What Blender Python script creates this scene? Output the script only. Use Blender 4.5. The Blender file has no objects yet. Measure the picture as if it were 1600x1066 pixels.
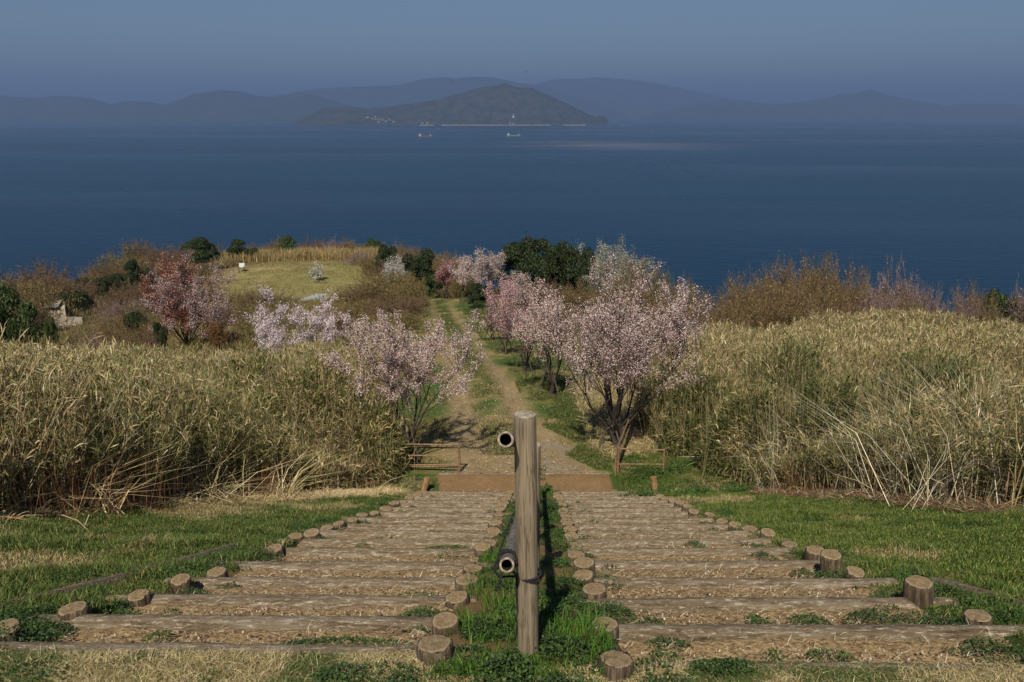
import bpy, math, random
import numpy as np
from mathutils import Vector

R = math.radians
rng = np.random.default_rng(7)
random.seed(7)
SC = bpy.context.scene
COL = SC.collection

# ------------------------------------------------------------------ camera
PITCH = R(15.9)
FPX = 1244.0
cam_d = bpy.data.cameras.new('camera')
cam_d.sensor_width = 36.0
cam_d.lens = FPX / 1600.0 * 36.0
cam_d.clip_start = 0.1
cam_d.clip_end = 200000.0
cam = bpy.data.objects.new('camera', cam_d)
COL.objects.link(cam)
cam.location = (0, 0, 0)
cam.rotation_euler = (R(90) - PITCH, 0, 0)
SC.camera = cam

# ------------------------------------------------------------------ light
SUN_EL = R(50)
SUN_DIR = Vector((-0.2, -0.98, 0)).normalized()         # from behind the photographer's left
world = bpy.data.worlds.new('World')
SC.world = world
world.use_nodes = True
wn = world.node_tree
bg = wn.nodes['Background']
sky = wn.nodes.new('ShaderNodeTexSky')
sky.sky_type = 'NISHITA'
sky.sun_disc = False
sky.sun_elevation = SUN_EL
sky.sun_rotation = math.atan2(SUN_DIR.x, SUN_DIR.y)
sky.altitude = 100
sky.air_density = 1.0
sky.dust_density = 0.3
sky.ozone_density = 4.0
wn.links.new(sky.outputs[0], bg.inputs[0])
bg.inputs[1].default_value = 0.05
sun_d = bpy.data.lights.new('sun', 'SUN')
sun_d.energy = 5.0
sun_d.angle = R(0.5)
sun_d.color = (1.0, 0.92, 0.78)
sun = bpy.data.objects.new('sun', sun_d)
COL.objects.link(sun)
sd = Vector((SUN_DIR.x * math.cos(SUN_EL), SUN_DIR.y * math.cos(SUN_EL), math.sin(SUN_EL)))
sun.rotation_euler = sd.to_track_quat('Z', 'Y').to_euler()
SC.view_settings.view_transform = 'Standard'
SC.view_settings.look = 'None'
SC.view_settings.gamma = 1.0
SC.view_settings.exposure = 0.34
SC.cycles.max_bounces = 6
SC.cycles.volume_bounces = 0
SC.cycles.transparent_max_bounces = 8

SEA_Z = -110.0

# ------------------------------------------------------------------ node materials
def new_mat(name):
    m = bpy.data.materials.new(name)
    m.use_nodes = True
    nt = m.node_tree
    return m, nt, nt.nodes['Principled BSDF']

def N(nt, typ, **kw):
    n = nt.nodes.new(typ)
    for k, v in kw.items():
        setattr(n, k, v)
    return n

def noise_ramp(nt, scale, stops, vec=None, detail=6, stretch=None, rough=0.6, coord='Object'):
    """noise texture -> colour ramp; stops = [(pos, colour)]"""
    tc = N(nt, 'ShaderNodeTexCoord')
    src = tc.outputs[coord] if vec is None else vec
    if stretch:
        mp = N(nt, 'ShaderNodeMapping')
        mp.inputs['Scale'].default_value = stretch
        oi = N(nt, 'ShaderNodeObjectInfo'); ml = N(nt, 'ShaderNodeMath', operation='MULTIPLY'); ml.inputs[1].default_value = 60.0
        nt.links.new(oi.outputs['Random'], ml.inputs[0]); nt.links.new(ml.outputs[0], mp.inputs['Location'])
        nt.links.new(src, mp.inputs[0]); src = mp.outputs[0]
    no = N(nt, 'ShaderNodeTexNoise')
    no.inputs['Scale'].default_value = scale
    no.inputs['Detail'].default_value = detail
    no.inputs['Roughness'].default_value = rough
    nt.links.new(src, no.inputs['Vector'])
    rp = N(nt, 'ShaderNodeValToRGB')
    el = rp.color_ramp.elements
    el[0].position, el[0].color = stops[0][0], (*stops[0][1], 1)
    el[1].position, el[1].color = stops[-1][0], (*stops[-1][1], 1)
    for p, c in stops[1:-1]:
        e = el.new(p); e.color = (*c, 1)
    nt.links.new(no.outputs[0], rp.inputs[0])
    return no, rp

def bump(nt, bs, height, strength, dist=0.02):
    b = N(nt, 'ShaderNodeBump')
    b.inputs['Strength'].default_value = strength
    b.inputs['Distance'].default_value = dist
    nt.links.new(height, b.inputs['Height'])
    nt.links.new(b.outputs[0], bs.inputs['Normal'])
    return b

def mat_simple(name, stops, scale=8, rough=0.85, bmp=0.3, bdist=0.01, stretch=None):
    m, nt, bs = new_mat(name)
    no, rp = noise_ramp(nt, scale, stops, stretch=stretch)
    nt.links.new(rp.outputs[0], bs.inputs['Base Color'])
    bs.inputs['Roughness'].default_value = rough
    bs.inputs['Specular IOR Level'].default_value = 0.25
    if bmp:
        bump(nt, bs, no.outputs[0], bmp, bdist)
    return m

def mat_plant(name, rough=0.65, transl=0.25, spec=0.25):
    """colour comes from the leaf's own 'Col' attribute"""
    m, nt, bs = new_mat(name)
    at = N(nt, 'ShaderNodeAttribute', attribute_name='Col')
    nt.links.new(at.outputs['Color'], bs.inputs['Base Color'])
    bs.inputs['Roughness'].default_value = rough
    bs.inputs['Specular IOR Level'].default_value = spec
    if transl > 0:
        tr = N(nt, 'ShaderNodeBsdfTranslucent')
        nt.links.new(at.outputs['Color'], tr.inputs['Color'])
        mx = N(nt, 'ShaderNodeMixShader')
        mx.inputs[0].default_value = transl
        nt.links.new(bs.outputs[0], mx.inputs[1]); nt.links.new(tr.outputs[0], mx.inputs[2])
        nt.links.new(mx.outputs[0], nt.nodes['Material Output'].inputs['Surface'])
    return m

M_LEAF = mat_plant('leaf_material')
M_GRASS = mat_plant('grass_material', 0.6, 0.2, 0.2)
M_STRAW = mat_plant('straw_material', 0.7, 0.15, 0.3)
M_PETAL = mat_plant('petal_material', 0.7, 0.3, 0.1)
M_TWIG = mat_plant('twig_material', 0.85, 0.0, 0.15)
M_BARK = mat_simple('bark_material', [(0.3, (0.02, 0.015, 0.012)), (0.5, (0.05, 0.035, 0.028)), (0.72, (0.1, 0.085, 0.075))], 30, 0.9, 0.6, 0.01, (1, 1, 0.3))

# ------------------------------------------------------------------ mesh helpers
def set_props(o, label=None, cat=None, group=None, kind=None):
    if label: o['label'] = label
    if cat: o['category'] = cat
    if group: o['group'] = group
    if kind: o['kind'] = kind
    return o

def empty(name, loc, label, cat, group=None, rz=0.0):
    o = bpy.data.objects.new(name, None)
    o.empty_display_size = 0.2
    o.location = loc; o.rotation_euler = (0, 0, rz)
    COL.objects.link(o)
    return set_props(o, label, cat, group)

def link(name, me, parent=None, loc=None):
    o = bpy.data.objects.new(name, me)
    COL.objects.link(o)
    if parent: o.parent = parent
    if loc is not None: o.location = loc
    return o

def mesh_np(name, verts, faces, mat, cols=None, smooth=False, extra=None):
    """verts (N,3); faces (M,k) int array or list of such arrays; cols (N,3)"""
    if not isinstance(faces, list): faces = [faces]
    faces = [np.asarray(f, dtype=np.int32) for f in faces if len(f)]
    me = bpy.data.meshes.new(name)
    verts = np.asarray(verts, dtype=np.float32)
    me.vertices.add(len(verts))
    me.vertices.foreach_set('co', verts.ravel())
    loops = np.concatenate([f.ravel() for f in faces])
    counts = np.concatenate([np.full(len(f), f.shape[1], dtype=np.int32) for f in faces])
    starts = np.concatenate([[0], np.cumsum(counts)[:-1]]).astype(np.int32)
    me.loops.add(len(loops)); me.loops.foreach_set('vertex_index', loops)
    me.polygons.add(len(counts)); me.polygons.foreach_set('loop_start', starts)
    try: me.polygons.foreach_set('loop_total', counts)
    except Exception: pass
    if smooth:
        me.polygons.foreach_set('use_smooth', np.ones(len(counts), dtype=bool))
    if cols is not None:
        a = me.attributes.new('Col', 'FLOAT_COLOR', 'POINT')
        c4 = np.ones((len(verts), 4), dtype=np.float32); c4[:, :3] = cols
        a.data.foreach_set('color', c4.ravel())
    for k, v in (extra or {}).items():
        a = me.attributes.new(k, 'FLOAT', 'POINT')
        a.data.foreach_set('value', np.asarray(v, dtype=np.float32).ravel())
    me.update(calc_edges=True)
    if mat: me.materials.append(mat)
    return me

def unit(v):
    return v / np.maximum(np.linalg.norm(v, axis=-1, keepdims=True), 1e-9)

def rand_dirs(n, r=None):
    r = r or rng
    return unit(r.normal(size=(n, 3)))

def tubes(P0, P1, R0, R1, sides=5):
    """separate tapered prisms for many segments at once"""
    P0 = np.asarray(P0, float); P1 = np.asarray(P1, float); R0 = np.asarray(R0, float); R1 = np.asarray(R1, float)
    n = len(P0)
    d = unit(P1 - P0)
    ref = np.where(np.abs(d[:, 2:3]) < 0.9, np.array([[0, 0, 1.0]]), np.array([[1.0, 0, 0]]))
    u = unit(np.cross(d, ref)); w = np.cross(d, u)
    a = np.arange(sides) * 2 * math.pi / sides
    ring = np.cos(a)[None, :, None] * u[:, None, :] + np.sin(a)[None, :, None] * w[:, None, :]
    V = np.concatenate([P0[:, None] + ring * R0[:, None, None], P1[:, None] + ring * R1[:, None, None]], axis=1)
    base = (np.arange(n) * 2 * sides)[:, None]
    F = []
    for i in range(sides):
        j = (i + 1) % sides
        F.append(np.concatenate([base + i, base + j, base + sides + j, base + sides + i], axis=1))
    return V.reshape(-1, 3), np.concatenate(F)

def diamonds(C, D, Nn, L, W):
    """one four-cornered leaf per centre"""
    D = unit(D); S = unit(np.cross(D, Nn)); L = np.asarray(L)[:, None]; W = np.asarray(W)[:, None]
    up = np.cross(S, D)
    V = np.stack([C - D * L * .5, C + S * W * .5 + up * W * .12, C + D * L * .5, C - S * W * .5 + up * W * .12], axis=1)
    n = len(C)
    F = np.arange(4 * n).reshape(n, 4)
    return V.reshape(-1, 3), F

def ribbons(P, W, side, taper=(1.0, 0.8, 0.08)):
    """P (N,3pts,3): bent blades of three stations"""
    n, k, _ = P.shape
    t = np.array(taper)[None, :, None]
    off = side[:, None, :] * (np.asarray(W)[:, None, None] * 0.5) * t
    V = np.stack([P - off, P + off], axis=2).reshape(n, 2 * k, 3)
    b = (np.arange(n) * 2 * k)[:, None]
    F = [np.concatenate([b + 2 * i, b + 2 * i + 1, b + 2 * i + 3, b + 2 * i + 2], axis=1) for i in range(k - 1)]
    return V.reshape(-1, 3), np.concatenate(F)

class Acc:
    def __init__(s): s.V = []; s.F = {}; s.C = []; s.n = 0
    def add(s, V, F, C=None):
        F = np.asarray(F)
        s.V.append(V); s.F.setdefault(F.shape[1], []).append(F + s.n)
        if C is not None:
            C = np.asarray(C, float)
            if C.ndim == 1: C = np.tile(C, (len(V), 1))
            elif len(C) != len(V): C = np.repeat(C, len(V) // len(C), axis=0)
            s.C.append(C)
        s.n += len(V)
    def mesh(s, name, mat, smooth=False):
        return mesh_np(name, np.concatenate(s.V), [np.concatenate(f) for f in s.F.values()], mat,
                       np.concatenate(s.C) if s.C else None, smooth)

def pick(pal, n, jit=0.18, r=None, w=None):
    r = r or rng
    pal = np.asarray(pal, float)
    i = r.choice(len(pal), n, p=(np.array(w) / sum(w)) if w is not None else None)
    c = pal[i] * (1 + jit * r.normal(size=(n, 1))) * (1 + 0.06 * r.normal(size=(n, 3)))
    return np.clip(c, 0.004, 0.9)

# value noise, vectorised
_tab = np.random.default_rng(3).random((256, 256))
def vnoise(x, y, s=1.0, o=0):
    x = np.asarray(x, float) / s + 17.3 * (o + 1); y = np.asarray(y, float) / s + 5.1 * (o + 1)
    xi = np.floor(x).astype(int); yi = np.floor(y).astype(int)
    fx = x - xi; fy = y - yi
    fx = fx * fx * (3 - 2 * fx); fy = fy * fy * (3 - 2 * fy)
    g = lambda a, b: _tab[a & 255, b & 255]
    return (g(xi, yi) * (1 - fx) + g(xi + 1, yi) * fx) * (1 - fy) + (g(xi, yi + 1) * (1 - fx) + g(xi + 1, yi + 1) * fx) * fy
def fbm(x, y, s=1.0, o=0, octs=4):
    t = 0; a = 0.5; tot = 0
    for k in range(octs):
        t = t + a * vnoise(x, y, s / 2 ** k, o + k * 7); tot += a; a *= 0.5
    return t / tot
def sstep(a, b, x):
    t = np.clip((np.asarray(x, float) - a) / (b - a), 0, 1)
    return t * t * (3 - 2 * t)

def inside(poly, x, y):
    res = np.zeros(np.shape(x), bool)
    n = len(poly)
    for i in range(n):
        x0, y0 = poly[i]; x1, y1 = poly[(i + 1) % n]
        c = ((y0 > y) != (y1 > y)) & (x < (x1 - x0) * (y - y0) / (y1 - y0 + 1e-12) + x0)
        res ^= c
    return res

# ------------------------------------------------------------------ the lie of the land
def slope_z(Y):
    return np.interp(Y, [-50, 3.05, 3.15, 14.0, 14.85, 14.9, 23.6, 51, 75], [-2.2, -2.385, -2.41, -7.04, -7.06, -7.09, -8.12, -13.2, -17.2])

def px_point(px, py, Y):
    """world point at depth Y seen in direction (px, py) of the survey photograph"""
    a = PITCH + math.atan((py - 533) / FPX)
    z = -math.tan(a) * Y
    d = Y * math.cos(PITCH) - z * math.sin(PITCH)
    return ((px - 800) / FPX * d, Y, z)

CP = []
for y in (-20, 0, 3.1):
    for x in (-30, -12, -5, 0, 5, 12, 30): CP.append((x, y, float(slope_z(y)) - 0.02 * abs(x)))
for y in (8, 14):
    for x in (-20, -12, -6, 0, 6, 12, 20): CP.append((x, y, float(slope_z(y)) + (0.25 if abs(x) > 8 else 0)))
CP += [(0, 14.9, -7.09), (-1, 23.6, -8.1), (-2.5, 36, -10.4), (-4.2, 51, -13.2), (-6.6, 75, -17.2), (2, 36, -10.5), (2, 51, -13.2)]
# right shoulder
CP += [(6, 20, -7.7), (12, 20, -7.4), (20, 22, -7.5), (6, 27, -8.8), (12, 27, -8.6), (20, 28, -9.1), (8, 34, -10.3), (16, 34, -9.7), (26, 34, -9.9), (12, 38, -10.8), (22, 38, -11),
       (12, 48, -14.5), (20, 48, -17), (30, 48, -20), (10, 62, -16.0), (18, 62, -19.5), (30, 65, -30), (5, 80, -20), (15, 90, -34), (40, 90, -60), (60, 60, -40), (60, 30, -22), (45, 20, -12)]
# centre ridge
CP += [(3, 70, -15.6), (8, 70, -16.5), (-7, 80, -18.2), (-8, 92, -20.2), (-14, 120, -22.6), (-5, 110, -24), (-4, 130, -33)]
# left valley
CP += [(-6, 20, -7.7), (-12, 21, -7.7), (-18, 22, -7.9), (-28, 24, -8.5), (-8, 30, -10.3), (-16, 30, -10.8), (-28, 32, -12.2),
       (-10, 45, -13.3), (-18, 45, -13.0), (-30, 47, -15.5), (-42, 50, -18), (-12, 60, -15.6), (-25, 60, -16.6), (-40, 65, -19.5), (-60, 70, -23),
       (-25, 75, -18.8), (-14, 78, -18.4), (-35, 80, -20.3), (-57, 95, -24.6), (-45, 95, -24.2), (-50, 88, -24.2), (-70, 95, -25.5), (-85, 100, -30)]
# lawn plateau and its rim
for y in (92, 100, 108, 116):
    for x in (-36, -30, -24, -19): CP.append((x, y, -20.7 - 0.012 * (y - 92)))
CP += [(-28, 88, -20.4), (-42, 108, -21.6), (-34, 126, -22.3), (-24, 126, -22.3), (-50, 122, -23.0), (-62, 116, -24.6), (-75, 112, -27.5), (-92, 110, -33),
       (-34, 140, -27), (-20, 136, -27), (-55, 138, -30), (-80, 135, -40), (-30, 170, -55), (-70, 170, -70), (0, 170, -70), (-110, 150, -75), (30, 140, -80),
       (-30, 230, -116), (-100, 230, -116), (60, 160, -116), (100, 100, -112), (20, 220, -118), (-160, 150, -112), (100, 40, -75), (-150, 100, -80), (-120, 60, -50), (-90, 40, -28)]
CP = np.array(CP, float)
_d = np.linalg.norm(CP[:, None, :2] - CP[None, :, :2], axis=-1)
_n = len(CP)
_A = np.zeros((_n + 3, _n + 3)); _A[:_n, :_n] = _d - np.eye(_n) * 0.3
_A[:_n, _n] = 1; _A[:_n, _n + 1:] = CP[:, :2]; _A[_n, :_n] = 1; _A[_n + 1:, :_n] = CP[:, :2].T
_w = np.linalg.solve(_A, np.concatenate([CP[:, 2], np.zeros(3)]))

def surf(x, y):
    """height of the ground's surface"""
    x = np.asarray(x, float); y = np.asarray(y, float)
    sh = np.broadcast(x, y).shape
    xf = np.broadcast_to(x, sh).ravel(); yf = np.broadcast_to(y, sh).ravel()
    out = np.empty(len(xf))
    for i in range(0, len(xf), 20000):
        a = xf[i:i + 20000]; b = yf[i:i + 20000]
        k = np.hypot(a[:, None] - CP[None, :, 0], b[:, None] - CP[None, :, 1])
        out[i:i + 20000] = k @ _w[:_n] + _w[_n] + _w[_n + 1] * a + _w[_n + 2] * b
    base = out
    near = slope_z(yf)
    w = (1 - sstep(5.5, 11, np.abs(xf))) * (1 - sstep(16, 24, yf))
    pc = (1 - sstep(2.5, 7, np.abs(xf - path_x(yf)))) * (1 - sstep(60, 80, yf))
    w = np.maximum(w, pc)
    z = base * (1 - w) + near * w
    # banks under the thickets rise a little
    z = z + 0.25 * sstep(3.0, 6.5, np.abs(xf - 0.2)) * (1 - sstep(9, 13, np.abs(xf))) * sstep(3, 6, yf) * (1 - sstep(13, 16, yf))
    sc = sstep(0, 60, yf)
    amp = .3 + .7 * sstep(2.6, 3.2, np.abs(xf - .1)) * 1.0
    amp = np.where(yf > 15, 1, amp)
    z = z + amp * ((fbm(xf, yf, 0.5, 1) - .5) * 0.05 + (fbm(xf, yf, 6, 4) - .5) * (0.12 + 1.3 * sc * sstep(6, 14, np.abs(xf - path_x(yf)))))
    return np.maximum(z, -135).reshape(sh)

def path_x(Y):
    return np.interp(Y, [14, 14.8, 16.8, 20, 23.6, 36, 51, 63, 75, 80], [0.3, 0.26, -0.13, -0.55, -0.96, -2.4, -4.2, -5.7, -6.9, -7.6])

STAIR_C = lambda Y: 0.07 + 0.039 * (Y - 3.4)            # line of the middle strip
L_OUT = lambda Y: np.interp(Y, [3, 3.4, 4.3, 5.2, 7.3, 9, 10.7, 13.5], [-2.6, -2.5, -2.3, -2.15, -2.07, -1.93, -1.78, -1.66])
R_OUT = lambda Y: np.interp(Y, [3, 5, 8, 13.5], [2.5, 2.46, 2.54, 2.6])
L_IN = lambda Y: STAIR_C(Y) - 0.44
R_IN = lambda Y: STAIR_C(Y) + 0.43
LOGS_L = [3.17, 3.73, 4.29, 4.87, 5.55, 6.3, 6.95, 7.6, 8.3, 9.0, 9.7, 10.4, 11.1, 11.8, 12.5, 13.2, 13.85]
LOGS_R = [3.03, 3.53, 4.2, 4.87, 5.6, 6.3, 6.95, 7.6, 8.3, 9.0, 9.7, 10.4, 11.1, 11.8, 12.5, 13.2, 13.85]
TOP_Z = -2.385

def ground_at(x, y):
    return float(surf(np.array([x]), np.array([y]))[0])

# ------------------------------------------------------------------ ground sheet
def build_ground():
    ys = list(np.arange(-12, 2.4, 0.6)) + list(np.arange(2.4, 15.6, 0.075))
    y = ys[-1]; st = 0.09
    while y < 300:
        st = min(st * 1.03, 3.0); y += st; ys.append(y)
    ys = np.array(ys)
    t = np.linspace(-1, 1, 321)
    a = 7.5
    W = 28 + 1.0 * np.maximum(ys, 0)
    X = a * t[None, :] + (W[:, None] - a) * (t ** 5)[None, :] * 0.55 + (W[:, None] - a) * (t ** 3)[None, :] * 0.45
    # keep near rows fine in the middle
    Y = np.repeat(ys[:, None], len(t), axis=1)
    Z = surf(X, Y)
    sc = sstep(0, 60, Y)
    # trench for the earth steps
    m = ((X > L_OUT(Y) + 0.05) & (X < L_IN(Y) - 0.03)) | ((X > R_IN(Y) + 0.03) & (X < R_OUT(Y) - 0.05))
    m &= (Y > 3.02) & (Y < 13.95)
    Z = np.where(m, Z - 0.3, Z)
    # ruts of the path
    cx = path_x(Y)
    far = (Y > 14.9)
    rut = np.exp(-((np.abs(X - cx) - 0.72) / 0.25) ** 2) * far * (Y < 80)
    Z = Z - 0.05 * rut
    # ---- colours (kinds of ground cover)
    n1 = fbm(X, Y, 0.6, 11); n2 = fbm(X, Y, 2.2, 23); n3 = fbm(X, Y, 9, 31); n4 = fbm(X, Y, .18, 41)
    def C(*c): return np.array(c)[None, None, :]
    green = C(0.05, 0.08, 0.018); dry = C(0.27, 0.2, 0.085); soil = C(0.2, 0.125, 0.06); dkgreen = C(0.028, 0.048, 0.012); litter = C(0.12, 0.085, 0.045)
    olive = C(0.12, 0.115, 0.035)
    col = np.zeros(X.shape + (3,)) + litter
    def mix(mask, c):
        nonlocal col
        mk = np.clip(mask, 0, 1)[..., None]; col = col * (1 - mk) + c * mk
    foreY = 1 - sstep(15, 18, Y)
    mix(foreY, green)
    mix(foreY * sstep(0.5, 0.62, n2) * 0.8, dry)
    # straw band by the left thicket and brown mulch by the right one
    mix(foreY * sstep(-2.0, -2.8, X) * sstep(9.5, 11.5, Y) * 0.85 * sstep(.3, .5, n1), dry)
    # head of the stairs
    mix((Y < 3.1) * (0.5 + sstep(.35, .55, n1)) , C(0.34, 0.27, 0.13))
    mix((Y < 3.1) * sstep(0.5, 0.6, n2) * (0.4 + np.exp(-(X / 0.8) ** 2)), green)
    # strip between the flights
    mid = (X > L_IN(Y) - .1) & (X < R_IN(Y) + .1) & (Y > 3) & (Y < 14)
    mix(mid * sstep(.35, .6, n1), soil)
    # landing and path
    land = ((Y > 13.7) & (Y < 14.95) & (X > -1.5 + .3 * (n1 - .5)) & (X < 2.05 + .3 * (n1 - .5))) & ((np.abs(X - 0.47) > 0.3) | (Y > 14.3))
    mix(land * 1.0, soil * (0.9 + 0.25 * n1[..., None]))
    wpath = np.interp(Y, [14.8, 17, 20, 24, 30, 60, 80], [1.55, 1.5, 1.35, 1.25, 1.1, 1.1, 1.1])
    dpath = np.abs(X - cx)
    side = far * (1 - sstep(3.5, 7, dpath + 1.2 * (n2 - .5))) * (Y < 92)
    mix(side, olive * (0.7 + 0.8 * n2[..., None]))
    mix(side * sstep(0.46, 0.58, fbm(X, Y, 1.3, 51)), C(0.24, 0.185, 0.075))
    mix(side * sstep(0.52, 0.62, fbm(X, Y, 1.7, 61)), C(0.055, 0.095, 0.02))
    pm = far * (Y < 82) * (1 - sstep(wpath - 0.35, wpath + 0.2, dpath + 0.5 * (n1 - .5)))
    midg = np.exp(-(dpath / 0.34) ** 2) * sstep(16, 18.5, Y)
    rutm = np.clip(np.exp(-((dpath - 0.72) / 0.34) ** 2) * 1.4, 0, 1)
    pathcol = C(0.25, 0.185, 0.098) * (0.85 + 0.3 * n4[..., None])
    fade = 1 - 0.9 * sstep(16.5, 22, Y) * (1 - rutm)
    mix(pm * fade * (1 - midg * sstep(.3, .55, n1)) * (1 - 0.45 * sstep(20, 45, Y)), pathcol)
    mix(pm * sstep(15.0, 15.4, Y) * (1 - sstep(16.6, 17.8, Y)) * sstep(.4, .6, n4) * 0.5 * sstep(0, .8, X), C(0.2, 0.18, 0.16))
    # dry field on the left, lawn plateau, hillside
    lf = sstep(-3.5, -6, X - cx) * sstep(18, 24, Y) * (1 - sstep(84, 92, Y))
    mix(lf, C(0.15, 0.12, 0.04) * (0.75 + 0.5 * n2[..., None]))
    mix(lf * sstep(.48, .6, n3) * .8, C(0.1, 0.1, 0.03))
    lawn = np.exp(-(((X + 27.5) / 11.5) ** 2 + ((Y - 104) / 14.5) ** 2) ** 3)
    mix(lawn, C(0.25, 0.205, 0.085) * (0.88 + 0.24 * n2[..., None]))
    mix(lawn * sstep(.42, .56, n3) * .55, C(0.17, 0.165, 0.06))
    mix(np.exp(-(((X + 32 + (Y - 108) * .3) / 6) ** 2 + ((Y - 111 - (X + 32) * .35) / 1.6) ** 2)) * .9, C(0.36, 0.27, 0.12))
    plaza = np.exp(-(((X + 51.5) / 6.5) ** 2 + ((Y - 93.5) / 5.5) ** 2) ** 4)
    mix(plaza, C(0.2, 0.18, 0.155) * (0.85 + 0.3 * n1[..., None]))
    asph = np.exp(-(((X + 25) / 6.5) ** 2 + ((Y - 87.0) / 2.6) ** 2) ** 4)
    mix(asph, C(0.085, 0.068, 0.062))
    cols = col * (0.82 + 0.36 * n4[..., None])
    nx, ny = len(t), len(ys)
    idx = np.arange(nx * ny).reshape(ny, nx)
    F = np.stack([idx[:-1, :-1], idx[:-1, 1:], idx[1:, 1:], idx[1:, :-1]], axis=-1).reshape(-1, 4)
    m, nt, bs = new_mat('ground_material')
    at = N(nt, 'ShaderNodeAttribute', attribute_name='Col')
    no, rp = noise_ramp(nt, 30, [(0.3, (0.55, 0.55, 0.55)), (0.7, (1.4, 1.4, 1.4))], detail=8, rough=.75)
    mx = N(nt, 'ShaderNodeMix', data_type='RGBA', blend_type='MULTIPLY')
    mx.inputs[0].default_value = 1.0
    nt.links.new(at.outputs['Color'], mx.inputs[6]); nt.links.new(rp.outputs[0], mx.inputs[7])
    nt.links.new(mx.outputs[2], bs.inputs['Base Color'])
    bs.inputs['Roughness'].default_value = 0.95
    bs.inputs['Specular IOR Level'].default_value = 0.1
    bump(nt, bs, no.outputs[0], 0.7, 0.03)
    me = mesh_np('ground', np.stack([X, Y, Z], -1).reshape(-1, 3), F, m, cols.reshape(-1, 3), True)
    set_props(link('ground', me), kind='structure')
build_ground()

# ------------------------------------------------------------------ earth steps (soil between the logs)
M_SOIL = mat_simple('soil_material', [(0.3, (0.1, 0.06, 0.028)), (0.47, (0.27, 0.18, 0.087)), (0.6, (0.35, 0.245, 0.125)), (0.72, (0.48, 0.37, 0.22))], 34, 0.95, 1.0, 0.04)

def step_heights(logs):
    zs = []
    for y in logs: zs.append(float(slope_z(max(y, 3.15))) + 0.03)
    zs[0] = TOP_Z + 0.0
    return zs

def build_steps(name, xin, xout, logs):
    zs = step_heights(logs)
    y0 = logs[0]; y1 = 13.98
    ys = np.arange(y0, y1, 0.025)
    u = np.linspace(0, 1, 60)
    Y = np.repeat(ys[:, None], 60, 1)
    X = xin(Y) * (1 - u) + xout(Y) * u
    kp = []; kz = []
    for i, (y, z) in enumerate(zip(logs, zs)):
        kp += [y - 0.09, y - 0.001, y + 0.07]
        kz += [z - 0.016, z - 0.05, z - 0.13]
        if i + 1 < len(logs):
            kp.append(logs[i + 1] - 0.3); kz.append((z - 0.15) * .35 + (zs[i + 1] - 0.02) * .65)
    kp.append(14.1); kz.append(-7.1)
    Z = np.interp(Y, kp, kz)
    Z = Z + (fbm(X, Y, 0.12, 3) - .5) * 0.035 + (fbm(X, Y, 0.7, 9) - .5) * 0.06
    idx = np.arange(Y.size).reshape(Y.shape)
    F = np.stack([idx[:-1, :-1], idx[:-1, 1:], idx[1:, 1:], idx[1:, :-1]], -1).reshape(-1, 4)
    me = mesh_np(name, np.stack([X, Y, Z], -1).reshape(-1, 3), F, M_SOIL, None, True)
    set_props(link(name, me), kind='structure')
    return zs
ZL = build_steps('earth_steps_left', lambda Y: L_IN(Y) + .03, lambda Y: L_OUT(Y) - .12, LOGS_L)
ZR = build_steps('earth_steps_right', lambda Y: R_IN(Y) - .03, lambda Y: R_OUT(Y) + .12, LOGS_R)

# ------------------------------------------------------------------ step logs
def mat_log():
    m, nt, bs = new_mat('step_log_material')
    tc = N(nt, 'ShaderNodeTexCoord')
    no, rp = noise_ramp(nt, 12, [(0.34, (0.03, 0.022, 0.015)), (0.43, (0.12, 0.085, 0.048)), (0.53, (0.19, 0.145, 0.095)), (0.7, (0.33, 0.285, 0.215))], stretch=(0.3, 2.5, 2.5), detail=10, rough=.8)
    n2, r2 = noise_ramp(nt, 60, [(0.53, (0, 0, 0)), (0.63, (0.75, 0.75, 0.75))], stretch=(0.22, 1.0, 1.0), detail=9, rough=.8)
    mx = N(nt, 'ShaderNodeMix', data_type='RGBA')
    nt.links.new(r2.outputs[0], mx.inputs[0])
    nt.links.new(rp.outputs[0], mx.inputs[6]); mx.inputs[7].default_value = (0.62, 0.55, 0.43, 1)
    nt.links.new(mx.outputs[2], bs.inputs['Base Color'])
    bs.inputs['Roughness'].default_value = 0.9
    bs.inputs['Specular IOR Level'].default_value = 0.2
    bump(nt, bs, no.outputs[0], 0.9, 0.03)
    return m
M_LOG = mat_log()

ORD = ['topmost', 'second', 'third', 'fourth', 'fifth', 'sixth', 'seventh', 'eighth', 'ninth', 'tenth', 'eleventh', 'twelfth',
       'thirteenth', 'fourteenth', 'fifteenth', 'sixteenth', 'seventeenth', 'eighteenth', 'nineteenth', 'twentieth', 'twenty-first', 'twenty-second', 'twenty-third', 'twenty-fourth']
NTH = ['leftmost'] + [o + ' from left' for o in ORD[1:]]

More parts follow.
